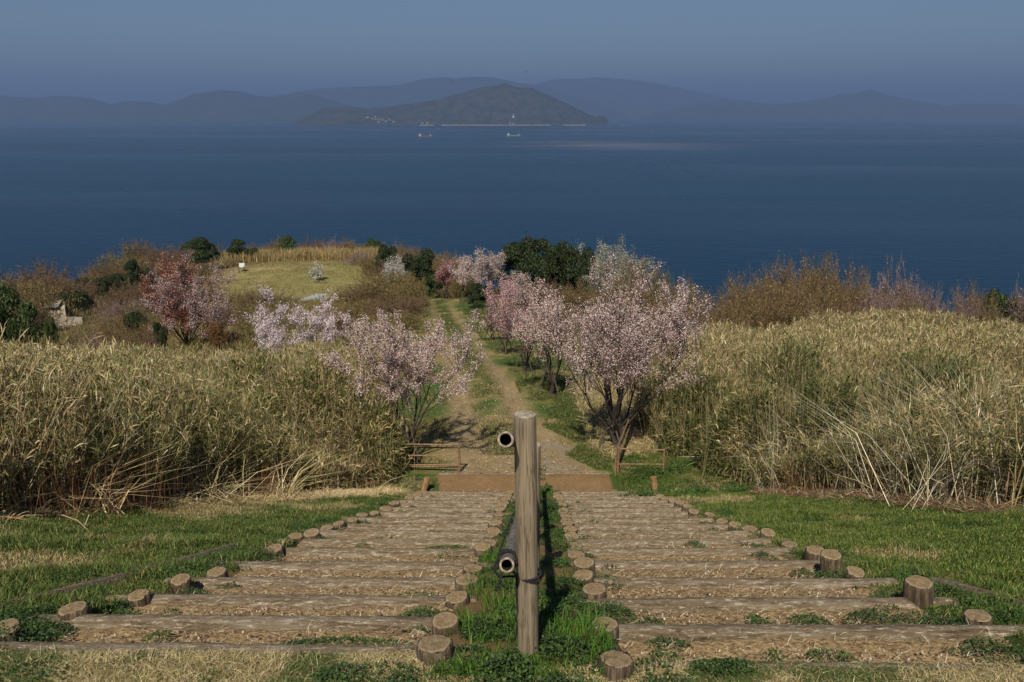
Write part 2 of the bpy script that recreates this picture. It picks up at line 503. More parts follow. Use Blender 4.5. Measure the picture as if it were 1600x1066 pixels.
def log_mesh(L, r, seed):
    ns, nr = int(L / 0.03), 20
    s = np.linspace(0, L, ns); a = np.arange(nr) * 2 * math.pi / nr
    S, A = np.meshgrid(s, a, indexing='ij')
    rr = r * (1 + 0.16 * (fbm(S * 0.8 + seed * 3.7, A * 0.6, 0.25, seed) - .5) + 0.14 * (fbm(S + seed, np.cos(A) * 2, 0.07, seed + 2) - .5))
    rr = rr * np.where((S < .02) | (S > L - .02), 0.86, 1)
    Y = np.cos(A) * rr; Z = np.sin(A) * rr * 0.92 + 0.02 * (fbm(S, S * 0 + seed, 0.8, 5) - .5)
    V = np.stack([S - L / 2, Y, Z], -1).reshape(-1, 3)
    idx = np.arange(ns * nr).reshape(ns, nr)
    j = np.roll(idx, -1, axis=1)
    F = np.stack([idx[:-1], idx[1:], j[1:], j[:-1]], -1).reshape(-1, 4)
    V = np.concatenate([V, [[-L / 2, 0, 0], [L / 2, 0, 0]]])
    c0, c1 = ns * nr, ns * nr + 1
    T = np.array([[c0, idx[0, k], j[0, k]] for k in range(nr)] + [[c1, j[-1, k], idx[-1, k]] for k in range(nr)])
    return mesh_np('step_log', V, [F, T], M_LOG, None, True)

def step_logs(logs, zs, xin, xout, side):
    for i, (y, z) in enumerate(zip(logs, zs)):
        a = float(xin(y)) + (0.12 if side == 'left' else -0.12)
        b = float(xout(y)) + (-0.22 if side == 'left' else 0.22) * (1 if i else 0.9)
        if i == 0: b = 3.6 if side == 'right' else -2.7
        L = abs(b - a)
        me = log_mesh(L, 0.068, i * 2 + (side == 'left'))
        o = link('step_log', me, None, ((a + b) / 2, y, z - 0.058))
        o.rotation_euler = (random.uniform(0, 6), 0, R(random.uniform(-.7, .7)))
        set_props(o, f'weathered brown log edging the {ORD[i]} step of the {side} flight', 'log', f'step logs of the {side} flight')
step_logs(LOGS_L, ZL, L_IN, L_OUT, 'left')
step_logs(LOGS_R, ZR, R_IN, R_OUT, 'right')
# log at the far edge of the landing
for x0, x1, nm in ((-1.5, 0.2, 'left'), (0.62, 2.0, 'right')):
    me = log_mesh(x1 - x0, 0.05, 91)
    o = link('step_log', me, None, ((x0 + x1) / 2, 14.9, -7.09))
    set_props(o, f'thin pale log sunk along the far edge of the {nm} half of the bottom landing', 'log')

# ------------------------------------------------------------------ stumps (short stakes beside the steps)
def mat_stump():
    m, nt, bs = new_mat('stump_side_material')
    no, rp = noise_ramp(nt, 26, [(0.3, (0.018, 0.012, 0.008)), (0.5, (0.085, 0.055, 0.03)), (0.68, (0.2, 0.15, 0.1))], stretch=(1.6, 1.6, 0.25), detail=7)
    nt.links.new(rp.outputs[0], bs.inputs['Base Color'])
    bs.inputs['Roughness'].default_value = 0.95
    bump(nt, bs, no.outputs[0], 1.0, 0.03)
    return m
def mat_stump_top():
    m, nt, bs = new_mat('stump_top_material')
    no, rp = noise_ramp(nt, 24, [(0.32, (0.06, 0.04, 0.02)), (0.46, (0.2, 0.135, 0.065)), (0.58, (0.26, 0.19, 0.105)), (0.72, (0.4, 0.33, 0.24))], detail=10, rough=.85, stretch=(1, 1, 1))
    at = N(nt, 'ShaderNodeAttribute', attribute_name='rim')
    mx = N(nt, 'ShaderNodeMix', data_type='RGBA')
    mp = N(nt, 'ShaderNodeMath', operation='MULTIPLY'); mp.inputs[1].default_value = 0.35
    nt.links.new(at.outputs['Fac'], mp.inputs[0]); nt.links.new(mp.outputs[0], mx.inputs[0])
    nt.links.new(rp.outputs[0], mx.inputs[6]); mx.inputs[7].default_value = (0.42, 0.35, 0.24, 1)
    nt.links.new(mx.outputs[2], bs.inputs['Base Color'])
    bs.inputs['Roughness'].default_value = 0.95
    bump(nt, bs, no.outputs[0], 0.8, 0.02)
    return m
M_ST, M_STT = mat_stump(), mat_stump_top()

def stump(x, y, h, r, label, group, tilt=0.0):
    zg = float(slope_z(y))
    seed = random.randint(0, 500)
    rs = np.random.default_rng(seed)
    nr = 36
    a = np.arange(nr) * 2 * math.pi / nr
    prof = 1 + 0.16 * (fbm(np.cos(a) * 1.5 + 9, np.sin(a) * 1.5 + seed, 0.9, seed % 40) - .5) * 2
    zz = [-0.25, 0.0, h * .5, h * .88, h * .97, h]
    rr = [1.02, 1.02, 1.0, .99, .965, .9]
    V = []
    for z, q in zip(zz, rr):
        str_ = 1 + 0.05 * (vnoise(a * 14, a * 0 + seed, 1.0, 3) - .5) * (z < h * .97)
        V.append(np.stack([np.cos(a) * r * q * prof * str_, np.sin(a) * r * q * prof * str_, np.full(nr, z) + (0.006 * rs.normal(size=nr) if z >= h * .97 else 0)], -1))
    V = np.concatenate(V)
    idx = np.arange(len(zz) * nr).reshape(len(zz), nr)
    j = np.roll(idx, -1, 1)
    F = np.stack([idx[:-1], j[:-1], j[1:], idx[1:]], -1).reshape(-1, 4)
    root = empty('wooden_stump', (x, y, zg), label, 'stump', group, random.uniform(0, 6))
    root.rotation_euler = (R(random.uniform(-7, 7)) + tilt, R(random.uniform(-7, 7)), random.uniform(0, 6))
    link('bark_side', mesh_np('bark_side', V, F, M_ST, None, True), root)
    # cut face
    ks = [0.0, .25, .5, .75, .93, 1.0]
    V2 = [np.array([[0, 0, h + 0.001]])]
    rim = [0.0]
    for k in ks[1:]:
        q = 0.905
        V2.append(np.stack([np.cos(a) * r * q * prof * k, np.sin(a) * r * q * prof * k, h + 0.002 + 0.03 * (fbm(np.cos(a) * k * 3, np.sin(a) * k * 3 + seed, .6, 8) - .5) * (1 - k ** 4) - (0.003 if k == 1 else 0)], -1))
        rim += [1.0 if k > .9 else 0.0] * nr
    V2 = np.concatenate(V2)
    F3 = np.array([[0, 1 + q, 1 + (q + 1) % nr] for q in range(nr)])
    idx = 1 + np.arange(5 * nr).reshape(5, nr); j = np.roll(idx, -1, 1)
    F4 = np.stack([idx[:-1], idx[1:], j[1:], j[:-1]], -1).reshape(-1, 4)
    link('cut_face', mesh_np('cut_face', V2, [F3, F4], M_STT, None, True, {'rim': rim}), root)

OL = [(-2.5, 3.38), (-2.41, 3.8), (-2.28, 4.25), (-2.21, 4.68), (-2.1, 5.0), (-2.09, 6.22), (-2.12, 6.95), (-2.05, 7.31), (-2.02, 7.8), (-1.98, 8.2), (-1.93, 8.65), (-1.9, 9.1), (-1.84, 9.6), (-1.79, 10.2), (-1.75, 10.75), (-1.72, 11.3), (-1.7, 11.9), (-1.66, 12.6), (-1.64, 13.3)]
OR = [(2.48, 3.66), (2.47, 4.22), (2.43, 4.98), (2.41, 5.3), (2.49, 5.8), (2.53, 6.45), (2.6, 7.25), (2.55, 7.65), (2.53, 8.1), (2.51, 8.55), (2.5, 9.1), (2.44, 9.65), (2.5, 10.3), (2.53, 10.9), (2.55, 11.4), (2.55, 12.0), (2.58, 12.6), (2.62, 13.1)]
IL = [(-0.35, 3.1), (-0.34, 3.56), (-0.33, 4.22), (-0.3, 4.72), (-0.29, 5.2), (-0.25, 6.2), (-0.22, 6.6), (-0.21, 7.15), (-0.2, 7.6), (-0.19, 8.1), (-0.18, 8.65), (-0.17, 9.2), (-0.16, 9.8), (-0.14, 10.4), (-0.12, 11.1), (-0.1, 11.8), (-0.07, 12.5), (-0.04, 13.2)]
IR = [(0.46, 3.0), (0.47, 3.47), (0.51, 4.28), (0.5, 4.88), (0.54, 5.25), (0.53, 5.88), (0.58, 6.45), (0.6, 7.2), (0.62, 7.6), (0.64, 8.05), (0.65, 8.5), (0.67, 8.95), (0.69, 9.4), (0.71, 9.9), (0.73, 10.5), (0.75, 11.1), (0.77, 11.7), (0.79, 12.4), (0.81, 13.1)]
for arr, nm in ((OL, 'outer edge of the left flight'), (OR, 'outer edge of the right flight'), (IL, 'inner edge of the left flight'), (IR, 'inner edge of the right flight')):
    for i, (x, y) in enumerate(arr):
        h = random.uniform(.05, .115) if y < 7 else random.uniform(.04, .085)
        r = 0.078 if y < 7.2 else 0.082
        if nm.startswith('outer edge of the right') and i in (1, 3): h = .16
        if nm.startswith('outer edge of the right') and i == 0: h = .07
        w = ORD[i] if i else 'nearest'
        stump(x, y, h, r * random.uniform(.82, 1.1), f'round sawn stump, {w} from the top along the {nm}', f'stumps along the {nm}')

# ------------------------------------------------------------------ handrail posts, poles, rope
def mat_post():
    m, nt, bs = new_mat('grey_post_wood')
    no, rp = noise_ramp(nt, 10, [(0.25, (0.12, 0.098, 0.07)), (0.43, (0.2, 0.165, 0.118)), (0.58, (0.27, 0.22, 0.15)), (0.75, (0.34, 0.295, 0.215))], stretch=(4, 4, 0.25), detail=8, rough=.65)
    n2, r2 = noise_ramp(nt, 34, [(0.46, (1, 1, 1)), (0.485, (0.35, 0.31, 0.28)), (0.51, (1, 1, 1))], stretch=(1.0, 1.0, 0.045), detail=4)
    n3, r3 = noise_ramp(nt, 2.2, [(0.35, (0.75, 0.72, 0.7)), (0.7, (1.1, 1.05, 1.0))], detail=3)
    mx = N(nt, 'ShaderNodeMix', data_type='RGBA', blend_type='MULTIPLY'); mx.inputs[0].default_value = 0.75
    nt.links.new(rp.outputs[0], mx.inputs[6]); nt.links.new(r2.outputs[0], mx.inputs[7])
    m2 = N(nt, 'ShaderNodeMix', data_type='RGBA', blend_type='MULTIPLY'); m2.inputs[0].default_value = 1
    nt.links.new(mx.outputs[2], m2.inputs[6]); nt.links.new(r3.outputs[0], m2.inputs[7])
    nt.links.new(m2.outputs[2], bs.inputs['Base Color'])
    bs.inputs['Roughness'].default_value = 0.85
    bs.inputs['Specular IOR Level'].default_value = 0.25
    ad = N(nt, 'ShaderNodeMath', operation='ADD')
    nt.links.new(no.outputs[0], ad.inputs[0]); nt.links.new(r2.outputs[0], ad.inputs[1])
    bump(nt, bs, ad.outputs[0], 0.6, 0.004)
    return m
M_POST = mat_post()
M_POSTEND = mat_simple('post_end_grain', [(0.3, (0.14, 0.115, 0.085)), (0.55, (0.3, 0.26, 0.2)), (0.75, (0.42, 0.37, 0.29))], 40, 0.9, 0.6, 0.01)
M_CANE = mat_simple('grey_bamboo', [(0.3, (0.07, 0.06, 0.055)), (0.5, (0.14, 0.12, 0.105)), (0.7, (0.25, 0.22, 0.19))], 14, 0.6, 0.2, 0.004, (2, 2, 2))
M_CANE_END = mat_simple('bamboo_end', [(0.35, (0.1, 0.08, 0.06)), (0.5, (0.26, 0.21, 0.16)), (0.65, (0.4, 0.34, 0.27))], 60, 0.85, 0.4, 0.004)
M_DARK = mat_simple('dark_rope', [(0.3, (0.008, 0.008, 0.009)), (0.7, (0.035, 0.032, 0.03))], 90, 0.9, 0.5, 0.004)
M_HOLLOW = mat_simple('bamboo_inside', [(0.3, (0.012, 0.01, 0.008)), (0.7, (0.03, 0.024, 0.018))], 20, 0.95, 0)

def lathe(prof, nr, wob=0.0, seed=0):
    """prof = [(r, z)] -> verts, quads"""
    a = np.arange(nr) * 2 * math.pi / nr
    V = []
    for r, z in prof:
        q = 1 + wob * (fbm(np.cos(a) * 1.2 + seed, np.sin(a) * 1.2 + z * .8, 1.0, seed) - .5) * 2
        V.append(np.stack([np.cos(a) * r * q, np.sin(a) * r * q, np.full(nr, z)], -1))
    V = np.concatenate(V)
    idx = np.arange(len(prof) * nr).reshape(len(prof), nr); j = np.roll(idx, -1, 1)
    return V, np.stack([idx[:-1], j[:-1], j[1:], idx[1:]], -1).reshape(-1, 4)

def post(x, y, H, r, label, lean=(0, 0)):
    z = float(slope_z(y)) - 0.02
    root = empty('handrail_post', (x, y, z), label, 'post', 'wooden posts of the middle handrail')
    root.rotation_euler = (lean[0], lean[1], random.uniform(0, 0.3))
    V, F = lathe([(r, -0.3)] + [(r * (1.02 - 0.03 * k / 30), H * k / 30) for k in range(30)] + [(r * .985, H - .012), (r * .93, H)], 40, 0.035, int(y * 3))
    link('post_shaft', mesh_np('post_shaft', V, F, M_POST, None, True), root)
    V, F = lathe([(0.0005, H + .004), (r * .5, H + .003), (r * .93, H + 0.0005)], 40, 0.035, int(y * 3))
    link('post_end', mesh_np('post_end', V, F, M_POSTEND, None, True), root)
    return root
P1 = post(0.075, 3.14, 1.215, 0.0475, 'nearest grey round wooden post standing on the grass strip with bamboo poles lashed to it', (R(0.4), R(-1.0)))
for k, y in enumerate((4.95, 6.9, 8.9, 10.9, 12.9)):
    post(STAIR_C(y) + 0.015, y, 1.06, 0.047, f'grey wooden post hidden behind the nearest one, {ORD[k + 1]} down the middle strip')

def pole(y0, z0, x0, r, label, Lseg=10.5):
    d = Vector((0.039, 1, -0.427)).normalized()
    root = empty('bamboo_pole', (x0, y0, z0), label, 'pole', 'bamboo poles of the middle handrail')
    root.rotation_euler = d.to_track_quat('Z', 'Y').to_euler()
    prof = []
    z = 0.0; node = 0.13
    while z < Lseg:
        prof.append((r * (1.0 + 0.0), z))
        if z > node:
            prof += [(r * 1.0, z + .012), (r * 1.055, z + .02), (r * 0.99, z + .028)]
            node += random.uniform(.24, .34)
        z += .06
    V, F = lathe(prof, 28, 0.015, 4)
    link('pole_wall', mesh_np('pole_wall', V, F, M_CANE, None, True), root)
    V, F = lathe([(r * .72, 0.0), (r * .70, .02), (r * .70, 0.4), (0.001, .4)], 28)
    link('pole_inside', mesh_np('pole_inside', V, F[:, ::-1], M_HOLLOW, None, True), root)
    V, F = lathe([(r * .70, 0.001), (r * .74, -.003), (r * .96, -.003), (r, .001)], 28, 0.02, 3)
    link('pole_rim', mesh_np('pole_rim', V, F, M_CANE_END, None, True), root)
pole(2.98, -1.262, -0.026, 0.0335, 'upper grey bamboo pole running beside the posts, open end at head height of the post')
pole(2.98, -1.835, -0.022, 0.0325, 'lower grey bamboo pole with black rope tied round its open end')

# rope: helix of two strands along polylines
def rope(points, r, label, name='rope'):
    P = []
    for i in range(len(points) - 1):
        a = np.array(points[i]); b = np.array(points[i + 1])
        n = max(2, int(np.linalg.norm(b - a) / 0.006))
        for k in range(n): P.append(a + (b - a) * k / n)
    P = np.array(P + [np.array(points[-1])])
    for _ in range(6): P[1:-1] = (P[:-2] + P[1:-1] * 2 + P[2:]) / 4
    d = unit(np.gradient(P, axis=0))
    ref = np.array([0.3, 0.2, 0.93]); u = unit(np.cross(d, ref)); w = np.cross(d, u)
    acc = Acc()
    s = np.concatenate([[0], np.cumsum(np.linalg.norm(np.diff(P, axis=0), axis=1))])
    for ph in (0, math.pi):
        Q = P + (u * np.cos(s / r * 1.3 + ph)[:, None] + w * np.sin(s / r * 1.3 + ph)[:, None]) * r * .5
        V, F = tubes(Q[:-1], Q[1:], np.full(len(Q) - 1, r * .6), np.full(len(Q) - 1, r * .6), 6)
        acc.add(V, F)
    return acc
def ring(c, r, ax, n=40, a0=0, a1=2 * math.pi, drift=0.0, squash=1.0):
    ax = unit(np.array(ax, float)); u = unit(np.cross(ax, [0.01, 0, 1.0])); w = np.cross(ax, u)
    return [np.array(c) + r * (math.cos(t) * u + squash * math.sin(t) * w) + ax * drift * (t - a0) for t in np.linspace(a0, a1, n)]
D = np.array(Vector((0.039, 1, -0.427)).normalized())
acc = Acc()
pc = np.array([-0.028, 2.98, -1.835]) + D * 0.12
for k in range(3):
    a = rope(ring(pc + D * 0.017 * k, 0.041, D, 40, drift=0.001), 0.0075, '')
    for V in a.V: pass
    acc.add(np.concatenate(a.V), np.concatenate(a.F[4]))
def addrope(pts, r=0.006):
    a = rope(pts, r, ''); acc.add(np.concatenate(a.V), np.concatenate(a.F[4]))
bc = np.array([0.078, 3.14, -1.99])
addrope(ring(bc, 0.053, (0.12, 0.1, 1), 50), 0.006)
addrope(ring(bc + np.array([0, 0, .012]), 0.053, (-0.1, 0.05, 1), 50), 0.006)
addrope([pc + np.array([-.046, 0, 0]), pc + np.array([-.06, -.02, -.03]), pc + np.array([-.03, -.01, -.075]), pc + np.array([.0, 0.02, -.09]), bc + np.array([-.054, 0, 0])], 0.006)
addrope([pc + np.array([.03, -.02, -.04]), bc + np.array([-.058, -.03, .02]), bc + np.array([-.056, -.03, -.12]), bc + np.array([-.045, -.02, -.2]), bc + np.array([-.06, -.02, -.3]), bc + np.array([-.065, 0, -.33])], 0.005)
addrope([pc + np.array([-.02, -.02, -.045]), pc + np.array([-.03, -.03, -.09]), pc + np.array([-.05, -.03, -.13])], 0.007)
o = link('lashing_rope', acc.mesh('lashing_rope', M_DARK))
set_props(o, 'black twisted rope lashing the lower bamboo pole to the nearest post', 'rope')
acc = Acc()
for t in (2.0, ):
    c2 = np.array([-0.028, 2.98, -1.835]) + D * t
    for k in range(3):
        a = rope(ring(c2 + D * .018 * k, 0.05, D, 30), 0.008, ''); acc.add(np.concatenate(a.V), np.concatenate(a.F[4]))
    addrope([c2 + np.array([-.05, 0, 0]), c2 + np.array([-.1, -.1, -.1]), c2 + np.array([-.13, -.15, -.16])], .009)
    addrope([c2 + np.array([.04, 0, 0.02]), c2 + np.array([.09, 0.05, .03])], .007)
o = link('lashing_rope', acc.mesh('lashing_rope', M_DARK))
set_props(o, 'black rope tied round the lower bamboo pole behind the nearest post, its end hanging left', 'rope')

# ------------------------------------------------------------------ metal fences and slanting stakes at the foot of the stairs
M_RUST = mat_simple('brown_painted_rail', [(0.3, (0.12, 0.07, 0.035)), (0.55, (0.22, 0.14, 0.075)), (0.75, (0.32, 0.23, 0.14))], 20, 0.6, 0.2, 0.004)
M_ORANGE = mat_simple('orange_stake_wood', [(0.3, (0.12, 0.07, 0.03)), (0.55, (0.24, 0.145, 0.06)), (0.8, (0.38, 0.29, 0.18))], 16, 0.9, 0.5, 0.01, (2, 2, .5))

def bar_mesh(a, b, r, sides=8):
    V, F = tubes([a], [b], [r], [r], sides)
    base = len(V)
    caps = [list(range(sides))[::-1], list(range(sides, 2 * sides))]
    return V, F, caps
def rod(name, a, b, r, mat, parent, sides=8, r1=None):
    V, F = tubes([a], [b], [r], [r if r1 is None else r1], sides)
    me = bpy.data.meshes.new(name)
    me.from_pydata([tuple(v) for v in V], [], [tuple(map(int, f)) for f in F] + [tuple(range(sides))[::-1], tuple(range(sides, 2 * sides))])
    me.materials.append(mat)
    return link(name, me, parent)

def fence(loc, posts, rails, label):
    root = empty('metal_fence', loc, label, 'fence')
    for a, b, r in posts: rod('fence_post', a, b, r, M_RUST, root)
    for a, b in rails: rod('rail', a, b, 0.016, M_RUST, root)
zb = -7.09
fence((-1.08, 15.0, zb), [((0, 0, -.1), (0, 0, .64), .026), ((-1.7, .1, -.1), (-1.7, .1, .62), .026)],
      [((-1.75, .1, .60), (0, 0, .62)), ((-1.65, .25, .47), (0, .06, .53)), ((-1.7, .1, .34), (0, 0, .39)), ((-1.7, .1, .12), (0, 0, .19)), ((-1.7, .25, .02), (0, .1, .1))],
      'low brown metal railing beside the left cherry tree, running into the sasa')
fence((2.16, 14.9, zb), [((0, 0, -.1), (0, 0, .62), .026), ((-.06, -.1, -.1), (-.06, -.1, .62), .02), ((.66, 2.6, -.9), (.66, 2.6, .42), .022), ((.95, .12, -.1), (.95, .12, .52), .024)],
      [((0, 0, .58), (.95, .12, .50)), ((0, 0, .24), (.95, .12, .18)), ((0, 0, .03), (.95, .12, .0)),
       ((-.06, -.1, .6), (.66, 2.6, .40)), ((0, 0, .42), (.66, 2.6, .16)), ((-.03, 0, .24), (.66, 2.6, -.08)), ((-.03, 0, .06), (.66, 2.6, -.32))],
      'low brown metal railing with a corner below the big right cherry tree')
def stake_log(loc, tilt, label):
    root = empty('slanting_stake', loc, label, 'stake')
    rod('stake_shaft', (0, 0, -.15), (tilt[0], tilt[1], .36), .062, M_ORANGE, root, 12)
stake_log((-1.78, 13.9, -7.08), (.16, .12), 'short orange brown log stake leaning right below the left railing')
stake_log((2.78, 13.9, -7.06), (-.06, .1), 'short orange brown log stake standing in weeds below the right railing')

# ================================================================== sea, islands, haze
def build_sea():
    m, nt, bs = new_mat('sea_material')
    tc = N(nt, 'ShaderNodeTexCoord')
    no, rp = noise_ramp(nt, 0.0011, [(0.35, (0.0006, 0.013, 0.032)), (0.52, (0.001, 0.019, 0.043)), (0.68, (0.002, 0.027, 0.054))], stretch=(0.35, 1.0, 1), detail=8)
    nt.links.new(rp.outputs[0], bs.inputs['Base Color'])
    bs.inputs['IOR'].default_value = 1.33
    bs.inputs['Specular IOR Level'].default_value = 0.13
    # calm slicks: smoother water in long streaks
    n2, r2 = noise_ramp(nt, 0.0016, [(0.5, (0.28,) * 3), (0.68, (0.19,) * 3)], stretch=(0.22, 1.0, 1), detail=7)
    nt.links.new(r2.outputs[0], bs.inputs['Roughness'])
    mp = N(nt, 'ShaderNodeMapping'); mp.inputs['Scale'].default_value = (0.35, 1.0, 1.0); mp.inputs['Rotation'].default_value = (0, 0, R(12))
    nt.links.new(tc.outputs['Object'], mp.inputs[0])
    w1 = N(nt, 'ShaderNodeTexNoise'); w1.inputs['Scale'].default_value = 0.11; w1.inputs['Detail'].default_value = 5; w1.inputs['Roughness'].default_value = .6
    nt.links.new(mp.outputs[0], w1.inputs['Vector'])
    bump(nt, bs, w1.outputs[0], 0.55, 3.0)
    # cloud reflection on the channel, painted into the base colour as pale streaks
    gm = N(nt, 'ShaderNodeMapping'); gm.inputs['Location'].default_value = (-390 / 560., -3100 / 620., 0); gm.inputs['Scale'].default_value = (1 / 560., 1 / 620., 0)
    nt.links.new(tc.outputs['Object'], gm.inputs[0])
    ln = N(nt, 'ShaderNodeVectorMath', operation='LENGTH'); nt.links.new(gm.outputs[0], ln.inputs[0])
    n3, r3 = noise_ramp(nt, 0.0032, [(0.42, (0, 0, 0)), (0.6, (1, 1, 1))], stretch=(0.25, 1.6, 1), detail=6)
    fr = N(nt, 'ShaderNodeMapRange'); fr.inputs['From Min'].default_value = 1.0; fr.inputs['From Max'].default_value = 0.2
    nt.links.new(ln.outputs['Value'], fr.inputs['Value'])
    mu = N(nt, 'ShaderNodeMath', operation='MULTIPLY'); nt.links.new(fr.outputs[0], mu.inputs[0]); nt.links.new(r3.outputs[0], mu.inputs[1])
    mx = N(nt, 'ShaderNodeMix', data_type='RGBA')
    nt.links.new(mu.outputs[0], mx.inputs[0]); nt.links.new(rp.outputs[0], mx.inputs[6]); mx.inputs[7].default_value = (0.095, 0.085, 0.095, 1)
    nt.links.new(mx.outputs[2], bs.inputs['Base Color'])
    W = 60000.0
    V = [(-W, -2000, SEA_Z), (W, -2000, SEA_Z), (W, 60000, SEA_Z), (-W, 60000, SEA_Z)]
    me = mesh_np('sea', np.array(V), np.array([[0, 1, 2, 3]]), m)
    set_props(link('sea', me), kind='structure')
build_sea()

def mat_hill(name, a, b, scale):
    m, nt, bs = new_mat(name)
    no, rp = noise_ramp(nt, scale, [(0.35, a), (0.65, b)], detail=9, rough=.65)
    nt.links.new(rp.outputs[0], bs.inputs['Base Color'])
    bs.inputs['Roughness'].default_value = 1.0
    bs.inputs['Specular IOR Level'].default_value = 0.0
    bump(nt, bs, no.outputs[0], 1.0, 25)
    return m
M_HILL = mat_hill('hill_woods', (0.016, 0.024, 0.014), (0.06, 0.055, 0.035), 0.01)
M_HILL2 = mat_hill('far_hill_woods', (0.02, 0.028, 0.018), (0.045, 0.047, 0.03), 0.004)
M_BEACH = mat_simple('beach_sand', [(0.3, (0.2, 0.16, 0.12)), (0.7, (0.32, 0.27, 0.2))], .02, .95, 0)

def hills(name, prof, D, depth, mat, seed, nx=260, ny=46, ridge=.5, relief=.7):
    """prof: skyline [(px, py)] as surveyed from the hilltop at distance D; built as rolling terrain 'depth' metres deep"""
    px = np.array([p[0] for p in prof], float); py = np.array([p[1] for p in prof], float)
    u = np.linspace(px[0], px[-1], nx)
    # smooth skyline
    sk = np.interp(u, px, py)
    sk = sk + (fbm(u, u * 0 + seed, 60, seed, 6) - .5) * 7 * np.clip((184 - sk) / 20, 0, 1)
    a = PITCH + np.arctan((sk - 533) / FPX)
    ztop = -np.tan(a) * D
    d = D * math.cos(PITCH) - ztop * math.sin(PITCH)
    x = (u - 800) / FPX * d
    h = np.maximum(ztop - SEA_Z, 0)
    v = np.linspace(0, 1, ny)
    X = np.repeat(x[None], ny, 0) * (D - depth * ridge + depth * v[:, None]) / D
    Yc = D + depth * (v - ridge)
    Y = np.repeat(Yc[:, None], nx, 1) + 0.12 * depth * (fbm(X, X * 0 + seed, depth * .8, seed) - .5)
    sh = np.where(v < ridge, np.sin(np.pi / 2 * v / ridge) ** 0.9, np.cos(np.pi / 2 * (v - ridge) / (1 - ridge)) ** 0.9)[:, None]
    nz = fbm(X, Y, depth * .28, seed + 3, 6)
    front = 1 - relief * (1 - sh) * 2 * np.abs(nz - .5) * 2
    Z = SEA_Z - 6 + (h[None] + 6) * sh * front + (fbm(X, Y, depth * .05, seed + 9, 4) - .5) * 0.045 * h[None] 
    idx = np.arange(nx * ny).reshape(ny, nx)
    F = np.stack([idx[:-1, :-1], idx[:-1, 1:], idx[1:, 1:], idx[1:, :-1]], -1).reshape(-1, 4)
    me = mesh_np(name, np.stack([X, Y, Z], -1).reshape(-1, 3), F, mat, None, True)
    set_props(link(name, me), kind='structure')
    return x, h
hills('island', [(462, 190), (480, 183), (500, 170), (520, 167), (545, 168), (575, 171), (600, 168), (640, 162), (690, 155), (720, 146), (750, 138), (775, 134), (788, 130), (800, 134), (815, 138), (830, 139), (850, 147), (880, 160), (905, 172), (920, 179), (932, 183), (938, 180), (945, 182), (950, 189)], 9300, 1900, M_HILL, 5, 420, 80, relief=.8)
hills('hills', [(-220, 170), (-160, 158), (-80, 150), (-20, 153), (0, 149), (30, 151), (60, 153), (85, 149), (110, 152), (150, 155), (180, 161), (205, 157), (230, 160), (260, 165), (285, 158), (305, 149), (345, 142), (380, 145), (400, 151), (430, 152), (465, 145), (490, 149), (530, 160), (580, 176), (640, 186)], 15000, 3600, M_HILL2, 9)
hills('hills', [(330, 184), (380, 160), (440, 148), (500, 139), (560, 136), (620, 133), (670, 124), (720, 121), (765, 121), (800, 128), (840, 135), (900, 150), (980, 180)], 20500, 5000, M_HILL2, 12)
hills('hills', [(740, 180), (800, 146), (835, 133), (870, 124), (940, 121), (985, 124), (1040, 135), (1100, 147), (1145, 153), (1200, 160), (1290, 182)], 24500, 6000, M_HILL2, 15)
hills('hills', [(1000, 182), (1070, 166), (1120, 158), (1160, 156), (1200, 163), (1250, 160), (1290, 152), (1320, 145), (1332, 146), (1358, 140), (1385, 150), (1420, 158), (1470, 166), (1510, 163), (1560, 162), (1610, 166), (1700, 158), (1800, 170), (1900, 182)], 19000, 5000, M_HILL2, 18)
hills('islet', [(1344, 184), (1352, 179), (1360, 177), (1368, 179), (1376, 184)], 15200, 300, M_HILL2, 21, 40, 16)

def far_pos(px, py, D):
    p = px_point(px, py, D); return p
# beach strip along the island's near shore
def beach(px0, px1, D, w):
    x0 = px_point(px0, 195, D)[0]; x1 = px_point(px1, 195, D)[0]
    t = np.linspace(0, 1, 60)
    X = x0 + (x1 - x0) * t
    prof = np.sin(np.pi * t) ** .5
    yc = D + 60 * (fbm(X, X * 0, 300, 2) - .5)
    rows = []
    for k, (dy, dz) in enumerate(((-w * .5, -1), (0, 2.5), (w, 7.0), (w * 1.4, 2))):
        rows.append(np.stack([X, yc + dy * prof, np.full(60, SEA_Z + .2 + dz) * 1.0 + 0 * prof], -1))
    V = np.concatenate(rows); idx = np.arange(240).reshape(4, 60)
    F = np.stack([idx[:-1, :-1], idx[:-1, 1:], idx[1:, 1:], idx[1:, :-1]], -1).reshape(-1, 4)
    set_props(link('beach', mesh_np('beach', V, F, M_BEACH, None, True)), kind='structure')
beach(690, 860, 8340, 45)
beach(862, 915, 8370, 20)
beach(655, 678, 8345, 30)
beach(466, 484, 8620, 40)

M_WHITE = mat_simple('white_paint', [(0.3, (0.28, 0.28, 0.28)), (0.7, (0.4, 0.4, 0.39))], 2, .6, 0)
M_REDHULL = mat_simple('red_hull_paint', [(0.3, (0.2, 0.08, 0.07)), (0.7, (0.28, 0.13, 0.11))], .3, .6, 0)
M_GREENHULL = mat_simple('green_hull_paint', [(0.3, (0.12, 0.22, 0.18)), (0.7, (0.2, 0.32, 0.26))], .3, .6, 0)
M_GREYROOF = mat_simple('grey_roof', [(0.3, (0.1, 0.1, 0.1)), (0.7, (0.2, 0.19, 0.18))], 1, .8, 0)

